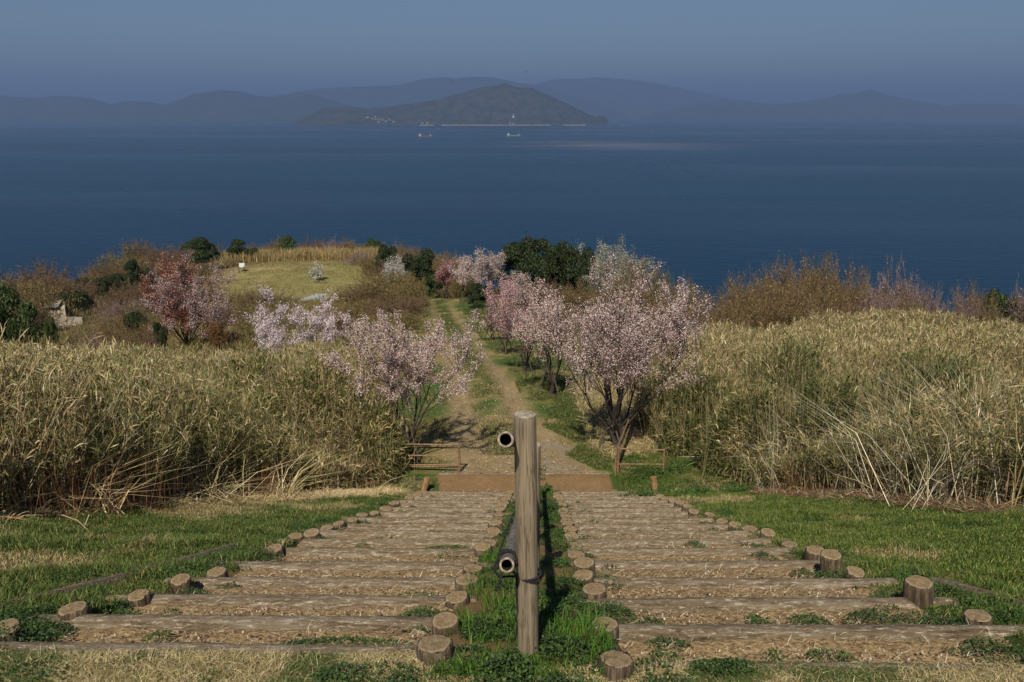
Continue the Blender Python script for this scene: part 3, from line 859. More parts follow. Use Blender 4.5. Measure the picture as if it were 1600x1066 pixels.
def box_mesh(name, lo, hi, mat, parent, top=None):
    x0, y0, z0 = lo; x1, y1, z1 = hi
    V = [(x0, y0, z0), (x1, y0, z0), (x1, y1, z0), (x0, y1, z0), (x0, y0, z1), (x1, y0, z1), (x1, y1, z1), (x0, y1, z1)]
    if top: V[4:] = top
    F = [(3, 2, 1, 0), (4, 5, 6, 7), (0, 1, 5, 4), (1, 2, 6, 5), (2, 3, 7, 6), (3, 0, 4, 7)]
    me = bpy.data.meshes.new(name); me.from_pydata(V, [], F); me.materials.append(mat)
    return link(name, me, parent)

def ship(px, py, L, hullm, label, small=False, rz=0):
    a = PITCH + math.atan((py - 533) / FPX)
    D = 110 / math.tan(a)
    p = px_point(px, py, D)
    root = empty('cargo_ship' if not small else 'fishing_boat', (p[0], D, SEA_Z), label, 'ship' if not small else 'boat', None, rz)
    h = L * .055; b = L * .08
    xs = [-.5, -.47, -.2, .2, .38, .46, .52]; ws = [.75, 1, 1, 1, .85, .5, .02]; sh = [1.25, 1.15, .9, .9, 1.1, 1.45, 1.7]
    V = []
    for x, w, s in zip(xs, ws, sh):
        V += [(x * L * .97, -b * w * .7, -1), (x * L * .97, b * w * .7, -1), (x * L, b * w, h * s), (x * L, -b * w, h * s)]
    F = []
    for i in range(len(xs) - 1):
        k = 4 * i
        for q in range(4): F.append((k + q, k + (q + 1) % 4, k + 4 + (q + 1) % 4, k + 4 + q))
    F += [(3, 2, 1, 0), tuple(4 * (len(xs) - 1) + q for q in range(4))]
    me = bpy.data.meshes.new('hull'); me.from_pydata(V, [], F); me.materials.append(hullm)
    link('hull', me, root)
    box_mesh('wheelhouse', (-.44 * L, -b * .7, h * .95), (-.27 * L, b * .7, h * 3.0), M_WHITE, root)
    box_mesh('bridge', (-.40 * L, -b * .6, h * 3.0), (-.31 * L, b * .6, h * 4.1), M_WHITE, root)
    if not small:
        box_mesh('hatch', (-.2 * L, -b * .6, h * .9), (.32 * L, b * .6, h * 1.4), hullm, root)
        box_mesh('fore_mast', (.37 * L, -.6, h * 1.1), (.39 * L, .6, h * 4), M_WHITE, root)
        box_mesh('forecastle', (.36 * L, -b * .5, h * 1.1), (.45 * L, b * .5, h * 2.1), M_WHITE, root)
ship(664, 214, 70, M_REDHULL, 'reddish coaster with white wheelhouse on the strait, left of the two cargo ships')
ship(802, 213, 72, M_GREENHULL, 'green and white coaster on the strait below the island summit')
ship(974, 196, 60, M_WHITE, 'small white ship off the right tip of the island', True, 0.2)
ship(685, 202, 22, M_WHITE, 'tiny white boat between the red coaster and the island shore', True)

# lighthouse-like white monument and village houses on the island's near slope
isl = [o for o in bpy.data.objects if o.name == 'island'][0]
bpy.context.view_layer.update()
def on_island(px, py):
    p = px_point(px, py, 1000.0)
    d = Vector(p).normalized()
    hit, loc, n, i = isl.ray_cast(Vector((0, 0, 0)), d)
    return loc if hit else None
loc = on_island(802, 183)
if loc:
    root = empty('white_tower', loc, 'tiny white tower standing on the lower slope of the island', 'tower')
    V, F = lathe([(9, -6), (8, 8), (5, 10), (4, 26), (1.5, 34), (.05, 40)], 16)
    link('tower_shaft', mesh_np('tower_shaft', V, F, M_WHITE), root)
    box_mesh('tower_base', (-14, -10, -8), (14, 10, 5), M_WHITE, root)
M_FARWALL = mat_simple('far_house_wall', [(0.3, (0.22, 0.2, 0.17)), (0.7, (0.34, 0.31, 0.27))], .3, .8, 0)
vill = sorted([(575, 184), (581, 186), (587, 187), (593, 187), (598, 188), (603, 190), (609, 188), (586, 183), (592, 191), (615, 191), (668, 193), (660, 193), (797, 193), (802, 194)])
for i, (px, py) in enumerate(vill):
    loc = on_island(px, py)
    if not loc: continue
    where = 'in the village on the island' if px < 620 else ('on the island shore' if px < 700 else 'below the white island tower')
    root = empty('far_house', loc, f'{NTH[i]} tiny pale house {where}', 'house', f'pale houses {where}', random.uniform(-.4, .4))
    w = random.uniform(9, 14)
    box_mesh('wall', (-w, -7, -10), (w, 7, 6), M_FARWALL, root)
    box_mesh('roof', (-w - 1, -8, 6), (w + 1, 8, 7), M_GREYROOF, root, [(-w - 1, -.5, 11), (w + 1, -.5, 11), (w + 1, .5, 11), (-w - 1, .5, 11)])

# two birds gliding far out over the water
M_BIRD = mat_simple('dark_feathers', [(0.3, (0.015, 0.013, 0.012)), (0.7, (0.04, 0.035, 0.03))], 8, .9, 0)
def bird(px, py, D, span, roll, label):
    p = px_point(px, py, D)
    V = [(0, -.32, 0), (.07, 0, .02), (0, .38, 0), (-.07, 0, .02), (0, 0, .09), (0, 0, -.06)]
    F = [(0, 1, 4), (1, 2, 4), (2, 3, 4), (3, 0, 4), (1, 0, 5), (2, 1, 5), (3, 2, 5), (0, 3, 5)]
    root = empty('bird', p, label, 'bird', 'birds over the sea', 0.3)
    root.rotation_euler = (R(15), roll, .3); root.scale = (span,) * 3
    me = bpy.data.meshes.new('body'); me.from_pydata(V, [], F); me.materials.append(M_BIRD); link('body', me, root)
    for s in (-1, 1):
        V = [(0, .12, .02), (0, -.1, .02), (s * .3, -.06, .14), (s * .3, .14, .15), (s * .62, -.12, .1), (s * .55, .08, .11), (0, 0, -.02), (s * .3, .02, .11)]
        F = [(0, 1, 2, 3), (3, 2, 4, 5), (6, 7, 2, 1), (0, 3, 7, 6), (7, 5, 4, 2), (3, 5, 7)]
        me = bpy.data.meshes.new('wing'); me.from_pydata(V, [], F); me.materials.append(M_BIRD); link('wing', me, root)
bird(705, 128, 150, .7, .2, 'dark gliding bird in front of the hills, left of the island summit')
bird(821, 113, 140, 0.6, -.3, 'dark gliding bird in the sky above the island summit')

# haze: the air itself
def build_haze():
    m = bpy.data.materials.new('haze_air'); m.use_nodes = True
    nt = m.node_tree; nt.nodes.clear()
    out = N(nt, 'ShaderNodeOutputMaterial'); pv = N(nt, 'ShaderNodeVolumePrincipled')
    pv.inputs['Color'].default_value = (0.235, 0.365, 0.67, 1)
    pv.inputs['Density'].default_value = 0.000095
    pv.inputs['Anisotropy'].default_value = 0.1
    pv.inputs['Density Attribute'].default_value = ''
    pv.inputs['Color Attribute'].default_value = ''
    pv.inputs['Temperature Attribute'].default_value = ''
    nt.links.new(pv.outputs[0], out.inputs['Volume'])
    try: m.cycles.homogeneous_volume = True
    except Exception: pass
    o = box_mesh('haze', (-61000, -2100, -137), (61000, 61000, 1300), m, None)
    set_props(o, kind='stuff')
HAZE = True
if HAZE: build_haze()

# ================================================================== plants
def SORTED(rows):
    return sorted(rows, key=lambda r: r[0])
def at_px(px, py, Y):
    """ground point below direction px at depth Y, and the height the plant needs to reach py"""
    p = px_point(px, py, Y)
    z = ground_at(p[0], Y)
    d = Y * math.cos(PITCH) - z * math.sin(PITCH)
    return p[0], Y, z, p[2] - z, d / FPX     # metres per pixel

# ---- branching woody skeleton
def grow(seed, H, W, r0, mains=5, levels=4, bole=0.18, spread=0.9, up=0.25, kids=4, multi=1, wander=0.12):
    rs = np.random.default_rng(seed)
    S = []     # p0, p1, r0, r1, level
    def branch(p, d, L, r, lev):
        n = 5 if lev < 2 else 4
        pts = [p]; dirs = []
        q = p.copy(); dd = d.copy()
        for k in range(n):
            dd = dd + rs.normal(size=3) * wander + np.array([0, 0, up * (0.35 if lev else 0.1)])
            dd /= np.linalg.norm(dd)
            q2 = q + dd * L / n
            ra = r * (1 - 0.75 * k / n); rb = r * (1 - 0.75 * (k + 1) / n)
            S.append((q, q2, ra, rb, lev)); pts.append(q2); dirs.append(dd.copy()); q = q2
        if lev >= levels: return
        nk = kids + (1 if lev == 0 else 0)
        for k in range(nk):
            t = 0.28 + 0.72 * (k + rs.random() * .8) / nk
            i = min(int(t * n), n - 1); f = t * n - i
            f = min(max(f, 0), 1)
            bp = pts[i] * (1 - f) + pts[i + 1] * f
            ax = unit(np.cross(dirs[i], rs.normal(size=3)))
            an = rs.uniform(.45, .95) * spread
            nd = dirs[i] * math.cos(an) + ax * math.sin(an)
            nd[2] += up
            nd /= np.linalg.norm(nd)
            branch(bp, nd, L * rs.uniform(.42, .66), max(r * (1 - .75 * t) * .62, 0.0025), lev + 1)
    for mstem in range(multi):
        off = np.array([rs.normal() * .05 * (multi > 1), rs.normal() * .05 * (multi > 1), -0.1])
        lean = np.array([rs.normal() * .12 * (1 + (multi > 1)), rs.normal() * .12 * (1 + (multi > 1)), 1.0]); lean /= np.linalg.norm(lean)
        tp = off + lean * H * bole
        S.append((off, off + lean * (H * bole * .5), r0 * 1.25, r0 * 1.02, 0)); S.append((off + lean * (H * bole * .5), tp, r0 * 1.02, r0 * .95, 0))
        for k in range(mains):
            az = 2 * math.pi * (k + rs.uniform(-.3, .3)) / mains + mstem
            inc = rs.uniform(.35, .85) * spread if k else rs.uniform(0, .25)
            d = np.array([math.cos(az) * math.sin(inc), math.sin(az) * math.sin(inc), math.cos(inc)])
            branch(tp - lean * H * bole * rs.uniform(0, .3), d, H * rs.uniform(.5, .72), r0 * .6, 1)
    P0 = np.array([s[0] for s in S]); P1 = np.array([s[1] for s in S])
    Ra = np.array([s[2] for s in S]); Rb = np.array([s[3] for s in S]); lv = np.array([s[4] for s in S])
    tip = P1[lv >= levels - 1]
    rad = np.percentile(np.hypot(tip[:, 0], tip[:, 1]), 93); top = np.percentile(P1[:, 2], 99.7)
    cen = np.median(tip[:, :2], axis=0) * .5
    sxy = (W / 2) / rad; sz = H / top
    for P in (P0, P1):
        w = np.clip(P[:, 2:3] / (H * .4), 0, 1)
        P[:, :2] = (P[:, :2] - cen * w) * sxy
        P[:, 2] *= sz
    return P0, P1, Ra, Rb, lv

def skeleton_mesh(name, sk, mat, thin=1.0, minr=0.0):
    P0, P1, Ra, Rb, lv = sk
    acc = Acc()
    for lo, hi, sides in ((0, 0, 8), (1, 1, 6), (2, 2, 4), (3, 9, 3)):
        m = (lv >= lo) & (lv <= hi)
        if m.any():
            V, F = tubes(P0[m], P1[m], np.maximum(Ra[m], minr) * thin, np.maximum(Rb[m], minr * .8) * thin, sides); acc.add(V, F)
    return acc.mesh(name, mat)

def scatter_on(sk, levels, n, jitter, rs):
    P0, P1, Ra, Rb, lv = sk
    m = np.where(np.isin(lv, levels))[0]
    L = np.linalg.norm(P1[m] - P0[m], axis=1)
    i = m[rs.choice(len(m), n, p=L / L.sum())]
    t = rs.random((n, 1))
    return P0[i] * (1 - t) + P1[i] * t + rs.normal(size=(n, 3)) * jitter, i

PAL_PINK = [(0.76, 0.60, 0.56), (0.64, 0.46, 0.42), (0.84, 0.74, 0.69), (0.46, 0.28, 0.25), (0.24, 0.11, 0.06)]
W_PINK = [3, 2.6, 2.8, 1.5, 2.2]
PAL_PALE = [(0.70, 0.66, 0.60), (0.6, 0.58, 0.5), (0.45, 0.45, 0.33), (0.2, 0.18, 0.09)]
W_PALE = [3, 3, 2, 1.5]
PAL_RED = [(0.36, 0.16, 0.14), (0.46, 0.27, 0.25), (0.24, 0.08, 0.06), (0.55, 0.4, 0.38)]
W_RED = [3, 2, 2, 1]
PAL_RUST = [(0.28, 0.07, 0.03), (0.2, 0.05, 0.02), (0.34, 0.12, 0.05)]

def flowering(name, px, base_py, top_py, Y, wpx, label, seed, n=22000, size=0.028, pal=PAL_PINK, w=W_PINK, group=None, r0=None, mains=5, multi=1, rust=0.0, bole=.16, up=.22, cat='tree', kids=4, spread=.9, levels=4, jitter=.03, rz=0.0):
    p = px_point(px, base_py, Y)
    x = p[0]; z = ground_at(x, Y)
    H = px_point(px, top_py, Y)[2] - z
    W = wpx * (Y * math.cos(PITCH) - z * math.sin(PITCH)) / FPX
    sk = grow(seed, H, W, r0 or H * .018, mains, levels, bole, spread, up, kids, multi)
    rs = np.random.default_rng(seed + 99)
    root = empty(name, (x, Y, z), label, cat, group, rz)
    link('trunk', skeleton_mesh('trunk', sk, M_BARK, minr=0.0055 if Y < 30 else 0.008), root)
    nc = n // 7
    C, bi = scatter_on(sk, [levels - 1, levels], nc, jitter * .6, rs)
    keepc = rs.random(nc) < sstep(.25, .55, fbm(C[:, 0] * 1.3 + seed, C[:, 2] * 1.3 + C[:, 1], W * .09, 9)) * .8 + .2
    C = C[keepc]; bi = bi[keepc]
    rep_ = np.repeat(np.arange(len(C)), 9); C = C[rep_] + rs.normal(size=(len(rep_), 3)) * size * 1.5; bi = bi[rep_]
    keep = C[:, 2] > H * .22
    C = C[keep]; bi = bi[keep]; n = len(C)
    cols = pick(pal, n, .14, rs, w)
    if rust:
        q = fbm(C[:, 0] * 1 + seed, C[:, 2] + C[:, 1], W * .16, 5)
        m = (q > .53) | ((C[:, 2] < H * .62) & (C[:, 0] > W * .1) & (rs.random(n) < .0))
        m &= (C[:, 0] < W * .12 + W * .2 * (q - .5))
        m &= rs.random(n) < rust
        cols[m] = pick(PAL_RUST, int(m.sum()), .2, rs)
    V, F = diamonds(C, rand_dirs(n, rs), rand_dirs(n, rs), size * rs.uniform(.6, 1.5, n), size * rs.uniform(.5, 1.0, n))
    link('crown', mesh_np('crown', V, F, M_PETAL, np.repeat(cols, 4, axis=0)), root)
    return root, H, W

CH = 'cherry trees in blossom beside the path'
flowering('cherry_tree', 646, 724, 486, 15.7, 205, 'pink cherry tree in blossom just behind the left metal railing', 21, 50000, .0225, group=CH, mains=6, r0=.05, bole=.2)
flowering('cherry_tree', 462, 600, 450, 25, 125, 'pale pink cherry tree rising out of the left sasa thicket', 22, 20000, .034, [(0.78, 0.66, 0.68), (0.68, 0.54, 0.56), (0.86, 0.78, 0.78), (0.4, 0.22, 0.2)], [3, 3, 2.4, 1], group=CH, up=.3, bole=.12, spread=.75)
flowering('cherry_tree', 578, 600, 492, 27, 90, 'pink cherry tree behind the nearest left cherry tree, between it and the pale one', 23, 7000, .034, group=CH, up=.2)
flowering('cherry_tree', 960, 705, 414, 16.8, 212, 'large many-stemmed pink cherry tree above the right metal railing', 24, 64000, .0235, group=CH, mains=5, multi=3, r0=.05, bole=.14, up=.34, spread=.85)
flowering('cherry_tree', 1050, 640, 432, 22, 110, 'slender cherry tree rising behind the right side of the large one by the thicket', 25, 13000, .032, group=CH, up=.34, r0=.035)
flowering('cherry_tree', 860, 615, 450, 22, 130, 'reddish pink cherry tree held by dark stakes, first behind the large right one', 26, 20000, .032, group=CH, up=.3)
flowering('cherry_tree', 819, 585, 455, 26.5, 100, 'sparse cherry tree held by stakes, second in the row along the right verge', 27, 10000, .034, [(0.55, 0.36, 0.36), (0.6, 0.42, 0.42), (0.25, 0.14, 0.08)], [3, 3, 2], group=CH, up=.3)
flowering('cherry_tree', 790, 560, 460, 32, 70, 'sparse small cherry tree held by stakes, third in the row along the right verge', 28, 5000, .04, [(0.55, 0.36, 0.36), (0.5, 0.38, 0.36), (0.25, 0.14, 0.08)], [3, 3, 3], group=CH, up=.3)
flowering('cherry_tree', 768, 545, 470, 38, 46, 'thin young cherry tree held by stakes, fourth in the row along the right verge', 29, 2500, .045, [(0.4, 0.28, 0.24), (0.3, 0.2, 0.14)], [1, 1], group=CH, up=.3)
flowering('cherry_tree', 792, 500, 436, 48, 52, 'small bright pink cherry tree right of the dark round bush by the path end', 30, 8000, .06, [(0.64, 0.4, 0.4), (0.52, 0.3, 0.3), (0.72, 0.52, 0.52)], [1, 1, 1], group=CH, up=.3, jitter=.08)
flowering('cherry_tree', 815, 500, 424, 55, 50, 'pale pink cherry tree in front of the dark evergreens, above the bright pink one', 31, 5000, .06, group=CH, up=.3, jitter=.06)
flowering('cherry_tree', 697, 455, 406, 78, 40, 'small coral red cherry tree at the end of the grassy path', 32, 9000, .09, PAL_RED, W_RED, up=.2, jitter=.12, spread=1.0)
flowering('cherry_tree', 760, 470, 388, 66, 74, 'tall pale blossoming tree left of the dark evergreens', 33, 14000, .075, [(0.62, 0.46, 0.45), (0.45, 0.4, 0.34), (0.3, 0.24, 0.16), (0.7, 0.56, 0.56)], [2, 2, 2, 2], jitter=.1)
flowering('cherry_tree', 722, 430, 398, 76, 40, 'pale pink tree at the skyline between the coral tree and the tall pale one', 34, 5000, .075, jitter=.1)
flowering('cherry_tree', 497, 438, 411, 101, 36, 'small white blossoming tree standing alone on the lawn', 35, 2600, .1, PAL_PALE, W_PALE, mains=6, spread=1.2, bole=.2, r0=.09, jitter=.08, up=.1)
flowering('cherry_tree', 622, 430, 399, 88, 42, 'white blossoming tree at the right edge of the lawn', 36, 4000, .1, [(0.66, 0.64, 0.6), (0.5, 0.5, 0.44)], [1, 1], jitter=.12)
flowering('pale_tree', 940, 455, 374, 74, 112, 'big grey white budding tree right of the dark evergreens', 37, 19000, .085, [(0.40, 0.40, 0.31), (0.3, 0.3, 0.2), (0.52, 0.51, 0.44), (0.18, 0.17, 0.09)], [3, 3, 2, 1.5], jitter=.14, mains=6, spread=1.0)
flowering('pale_tree', 990, 465, 400, 66, 70, 'lower grey white budding tree on the slope right of the big one', 38, 9000, .08, [(0.36, 0.33, 0.25), (0.28, 0.24, 0.15), (0.46, 0.42, 0.35)], [1, 1, 1], jitter=.14)
flowering('red_leafed_tree', 292, 535, 402, 44, 140, 'broad cherry tree with rust red young leaves and pale blossom on the left', 39, 60000, .058, [(0.56, 0.43, 0.42), (0.42, 0.29, 0.28), (0.66, 0.55, 0.53), (0.24, 0.1, 0.06), (0.14, 0.08, 0.05)], [3, 3, 2, 2, 2], rust=.65, multi=3, mains=5, r0=.07, bole=.08, spread=1.15, up=.12)
flowering('orange_leafed_shrub', 340, 535, 490, 40, 48, 'orange brown leafed shrub at the right foot of the red leafed cherry tree', 40, 5000, .05, [(0.24, 0.13, 0.045), (0.18, 0.07, 0.03), (0.22, 0.15, 0.06)], [2, 2, 1], cat='shrub', multi=3, mains=3, bole=.1, jitter=.05)

# tree stakes
M_STAKE = mat_simple('dark_stake_wood', [(0.3, (0.035, 0.028, 0.022)), (0.7, (0.11, 0.09, 0.07))], 12, .9, .4, .01)
def tree_support(px, py, Y, H, s, label):
    x = px_point(px, py, Y)[0]; z = ground_at(x, Y)
    root = empty('tree_support', (x, Y, z), label, 'tree stakes', 'stake frames holding young trees', random.uniform(0, 1))
    for k in range(3):
        a = k * 2.094 + .5
        rod('stake', (math.cos(a) * s, math.sin(a) * s, -.1), (math.cos(a) * .06, math.sin(a) * .06, H), .022, M_STAKE, root, 6)
    rod('crossbar', (-.16, 0, H * .82), (.16, .02, H * .84), .022, M_STAKE, root, 6)
tree_support(646, 724, 15.7, .55, .22, 'dark stake frame round the trunk of the nearest left cherry tree')
tree_support(955, 705, 16.8, .6, .36, 'stake frame round the stems of the large right cherry tree')
tree_support(858, 615, 22, 1.0, .42, 'dark stake frame under the reddish cherry tree behind the large right one')
tree_support(819, 585, 26.5, .9, .42, 'dark stake frame of the second tree in the row on the right verge')
tree_support(790, 560, 32, .9, .42, 'dark stake frame of the third tree in the row on the right verge')
tree_support(768, 545, 38, .9, .42, 'dark stake frame of the fourth tree in the row on the right verge')
tree_support(724, 482, 60, 1.6, .55, 'dark stake frame standing beside the far end of the grassy path')
tree_support(697, 462, 72, 1.2, .5, 'pale stake frame in front of the coral red cherry tree')

# ---- evergreen crowns
PAL_EVER = [(0.018, 0.034, 0.010), (0.028, 0.048, 0.014), (0.045, 0.065, 0.02), (0.03, 0.03, 0.012)]
def evergreen_mesh(seed, n=9000, leaf=.075, pal=PAL_EVER, lobes=26, w=None, flat=.8):
    """unit crown: radius 1, height 1"""
    rs = np.random.default_rng(seed)
    a = rs.uniform(0, 2 * math.pi, lobes); rr = np.sqrt(rs.random(lobes)) * .78; hh = rs.uniform(.12, .86, lobes)
    rr = rr * np.sqrt(np.clip(1.05 - (hh * 1.02) ** 2.2, .08, 1))
    cen = np.stack([np.cos(a) * rr, np.sin(a) * rr, hh], -1)
    rad = rs.uniform(.16, .32, lobes)
    i = rs.integers(0, lobes, n)
    d = rand_dirs(n, rs); d[:, 2] = np.abs(d[:, 2]) * .9 + d[:, 2] * .1
    d = unit(d)
    rad_j = rad[i] * rs.uniform(.75, 1.1, n) * (1 + .25 * rs.normal(size=n) * (rs.random(n) < .15))
    C = cen[i] + d * rad_j[:, None] * np.array([1, 1, flat])
    C[:, 2] = np.maximum(C[:, 2], 0.02)
    lobe_t = rs.uniform(.75, 1.3, lobes)
    cols = pick(pal, n, .2, rs, w) * lobe_t[i][:, None]
    nn = unit(d + rs.normal(size=(n, 3)) * .55)
    V, F = diamonds(C, np.cross(nn, rand_dirs(n, rs)), nn, leaf * rs.uniform(.6, 1.4, n), leaf * rs.uniform(.4, .8, n))
    return mesh_np('crown', V, F, M_LEAF, np.repeat(np.clip(cols, .003, 1), 4, axis=0))
def stub_trunk(seed, r=.05, h=.5):
    sk = grow(seed, h, .5, r, 4, 2, .4, .8, .2, 3)
    return skeleton_mesh('trunk', sk, M_BARK)
EV = [evergreen_mesh(s, 11000, .06) for s in (1, 2, 3)]
EVB = [evergreen_mesh(s, 7000, .085, [(0.03, 0.055, 0.016), (0.05, 0.085, 0.02), (0.075, 0.1, 0.03), (0.02, 0.035, 0.01)]) for s in (11, 12)]
EVN = [evergreen_mesh(s, 16000, .05, [(0.04, 0.065, 0.018), (0.065, 0.095, 0.025), (0.095, 0.12, 0.04), (0.025, 0.04, 0.012)]) for s in (13, 14)]
EVO = [evergreen_mesh(s, 8000, .06, [(0.075, 0.07, 0.022), (0.1, 0.088, 0.03), (0.05, 0.052, 0.016), (0.13, 0.105, 0.04)]) for s in (21, 22)]
STUB = [stub_trunk(5), stub_trunk(6)]
def plant_px(meshes, px, top_py, Y, wpx, name, label, cat, group=None, sink=.05, depth=1.0, k=0, rise=0.0):
    x, Yy, z, H, mp = at_px(px, top_py, Y)
    H = max(H, .3)
    W = wpx * mp
    root = empty(name, (x, Y, z - sink * H), label, cat, group, random.uniform(0, 6))
    c = link('crown' if name.endswith('tree') else 'foliage', meshes[k % len(meshes)], root); c.scale = (W / 2 * 1.3, W / 2 * 1.3 * depth, H * (1.15 + sink)); c.location = (0, 0, rise * H)
    t = link('trunk' if name.endswith('tree') else 'stem', STUB[k % 2], root); t.scale = (max(H * .7, .4),) * 3
    return root
plant_px(EV, 311, 379, 121, 52, 'evergreen_tree', 'round dark evergreen left of the other one, at the far left rim of the lawn', 'tree')
plant_px(EV, 373, 381, 120, 44, 'evergreen_tree', 'round dark evergreen directly left behind the white sign on the lawn', 'tree', k=1)
plant_px(EV, 392, 391, 119, 26, 'evergreen_shrub', 'small dark evergreen bush right beside the round one behind the sign', 'shrub', k=2)
plant_px(EV, 345, 400, 119, 28, 'evergreen_shrub', 'low dark evergreen bush between the two round evergreens', 'shrub')
plant_px(EVB, 447, 374, 126, 26, 'evergreen_shrub', 'green bush on the skyline behind the lawn', 'shrub')
plant_px(EVB, 585, 379, 124, 26, 'evergreen_shrub', 'green bush on the skyline behind the right end of the lawn', 'shrub', k=1)
plant_px(EV, 603, 389, 106, 40, 'evergreen_shrub', 'dark bush at the right end of the lawn', 'shrub', k=1)
plant_px(EV, 655, 402, 86, 56, 'evergreen_tree', 'dark evergreen between the white blossoming tree and the coral red one', 'tree', k=2)
plant_px(EVB, 672, 432, 80, 18, 'evergreen_shrub', 'small fresh green bush below the coral red cherry tree', 'shrub')
plant_px(EV, 750, 448, 63, 40, 'evergreen_shrub', 'dark round bush at the right side of the path end', 'shrub', k=1)
plant_px(EV, 808, 392, 70, 66, 'evergreen_tree', 'left one of the dark evergreens on the ridge in the middle', 'tree', k=0)
plant_px(EV, 850, 387, 68, 90, 'evergreen_tree', 'tallest middle one of the dark evergreens on the ridge', 'tree', k=1)
plant_px(EV, 895, 395, 62, 70, 'evergreen_tree', 'right one of the dark evergreens on the ridge beside the grey white tree', 'tree', k=2)
plant_px(EV, 850, 405, 62, 120, 'evergreen_tree', 'low dark evergreen spreading in front of the three on the ridge', 'tree', k=0, depth=.5)
plant_px(EV, 1600, 486, 36, 70, 'evergreen_shrub', 'dark green bush at the right edge behind the reeds', 'shrub', k=1)
plant_px(EVB, 1570, 478, 40, 70, 'evergreen_shrub', 'olive green bush behind the dark one at the right edge', 'shrub', k=1)
plant_px(EV, 212, 497, 55, 44, 'evergreen_shrub', 'dark green bush left of the red leafed cherry tree', 'shrub', k=0)
plant_px(EV, 250, 512, 40, 22, 'evergreen_shrub', 'small dark bush at the left foot of the red leafed cherry tree', 'shrub', k=1)
for i, (a, b, c, d) in enumerate(SORTED(((205, 412, 108, 26), (192, 432, 105, 34), (165, 436, 104, 36), (233, 424, 105, 24), (128, 438, 106, 22)))):
    plant_px(EV, a, b, c, d, 'evergreen_shrub', f'{NTH[i]} dark bush among the brown shrubs left of the lawn', 'shrub', 'dark bushes among the brown shrubs', k=i)
plant_px(EVN, 2, 474, 34, 100, 'evergreen_shrub', 'large leafy green shrub in front of the small building at the left edge', 'shrub', k=0)
plant_px(EVN, 76, 514, 33, 24, 'evergreen_shrub', 'small leafy green shrub in front of the building wall', 'shrub', k=1)
plant_px(EVN, -15, 490, 30, 60, 'evergreen_shrub', 'green shrub cut by the left edge of the view', 'shrub', k=1)

# ---- brown leafless shrubs
def twig_shrub(seed, n=1500, pal=((0.14, 0.09, 0.055), (0.2, 0.13, 0.075), (0.09, 0.06, 0.04)), buds=2500, budpal=((0.17, 0.11, 0.055), (0.22, 0.15, 0.075), (0.1, 0.085, 0.035)), r=.006, budsize=.035):
    """unit shrub radius 1 height 1"""
    rs = np.random.default_rng(seed)
    sk = grow(seed, 1.0, 2.0, .02, 5, 3, .06, 1.15, .12, 4, 4, .16)
    acc = Acc()
    V, F = tubes(sk[0], sk[1], np.maximum(sk[2] * .6, r), np.maximum(sk[3] * .6, r * .7), 3)
    cc = np.repeat(pick(pal, len(sk[0]), .2, rs), 6, axis=0); acc.add(V, F, cc)
    # fine twigs
    C, _ = scatter_on(sk, [2, 3], n, .03, rs)
    D = unit(rand_dirs(n, rs) + np.array([0, 0, .9]) + C * np.array([.5, .5, 0]))
    L = rs.uniform(.05, .16, n)
    V, F = tubes(C, C + D * L[:, None], np.full(n, r * .8), np.full(n, r * .35), 3)
    acc.add(V, F, np.repeat(pick(pal, n, .25, rs), 6, axis=0))
    C2, _ = scatter_on(sk, [1, 2, 3], buds, .045, rs)
    V, F = diamonds(C2, rand_dirs(buds, rs), rand_dirs(buds, rs), budsize * rs.uniform(.5, 1.4, buds), budsize * .5 * rs.uniform(.5, 1.4, buds))
    acc.add(V, F, np.repeat(pick(budpal, buds, .2, rs), 4, axis=0))
    return acc.mesh('twigs', M_TWIG)
BR = [twig_shrub(s) for s in (41, 42, 43, 44)]
BRO = [twig_shrub(s, pal=((0.16, 0.11, 0.05), (0.2, 0.15, 0.07), (0.1, 0.08, 0.03)), buds=5200, budpal=((0.17, 0.13, 0.045), (0.12, 0.11, 0.035), (0.24, 0.18, 0.075)), budsize=.045) for s in (51, 52, 53)]
BRP = [twig_shrub(s, pal=((0.2, 0.14, 0.12), (0.28, 0.2, 0.17), (0.14, 0.1, 0.09)), buds=1600, budpal=((0.3, 0.2, 0.17), (0.22, 0.14, 0.11))) for s in (61, 62)]
BRR = [twig_shrub(s, pal=((0.13, 0.085, 0.045), (0.2, 0.135, 0.07), (0.1, 0.075, 0.05)), buds=9000, budpal=((0.22, 0.15, 0.065), (0.16, 0.12, 0.045), (0.3, 0.22, 0.1)), r=.0042, budsize=.03, n=3200) for s in (71, 72, 73)]
def brown(meshes, px, py, Y, w, label, group, k, name='brown_shrub', cat='shrub', sink=.06, depth=1.0):
    x, Yy, z, H, mp = at_px(px, py, Y)
    H = max(H * 1.1, .5)
    o = link(name, meshes[k % len(meshes)], None, (x, Y, z - sink * H))
    o.rotation_euler = (0, 0, random.uniform(0, 6.28)); o.scale = (w * mp / 2, w * mp / 2 * depth, H * (1 + sink))
    set_props(o, label, cat, group)
    return o
GL = 'brown shrubs left of the lawn'
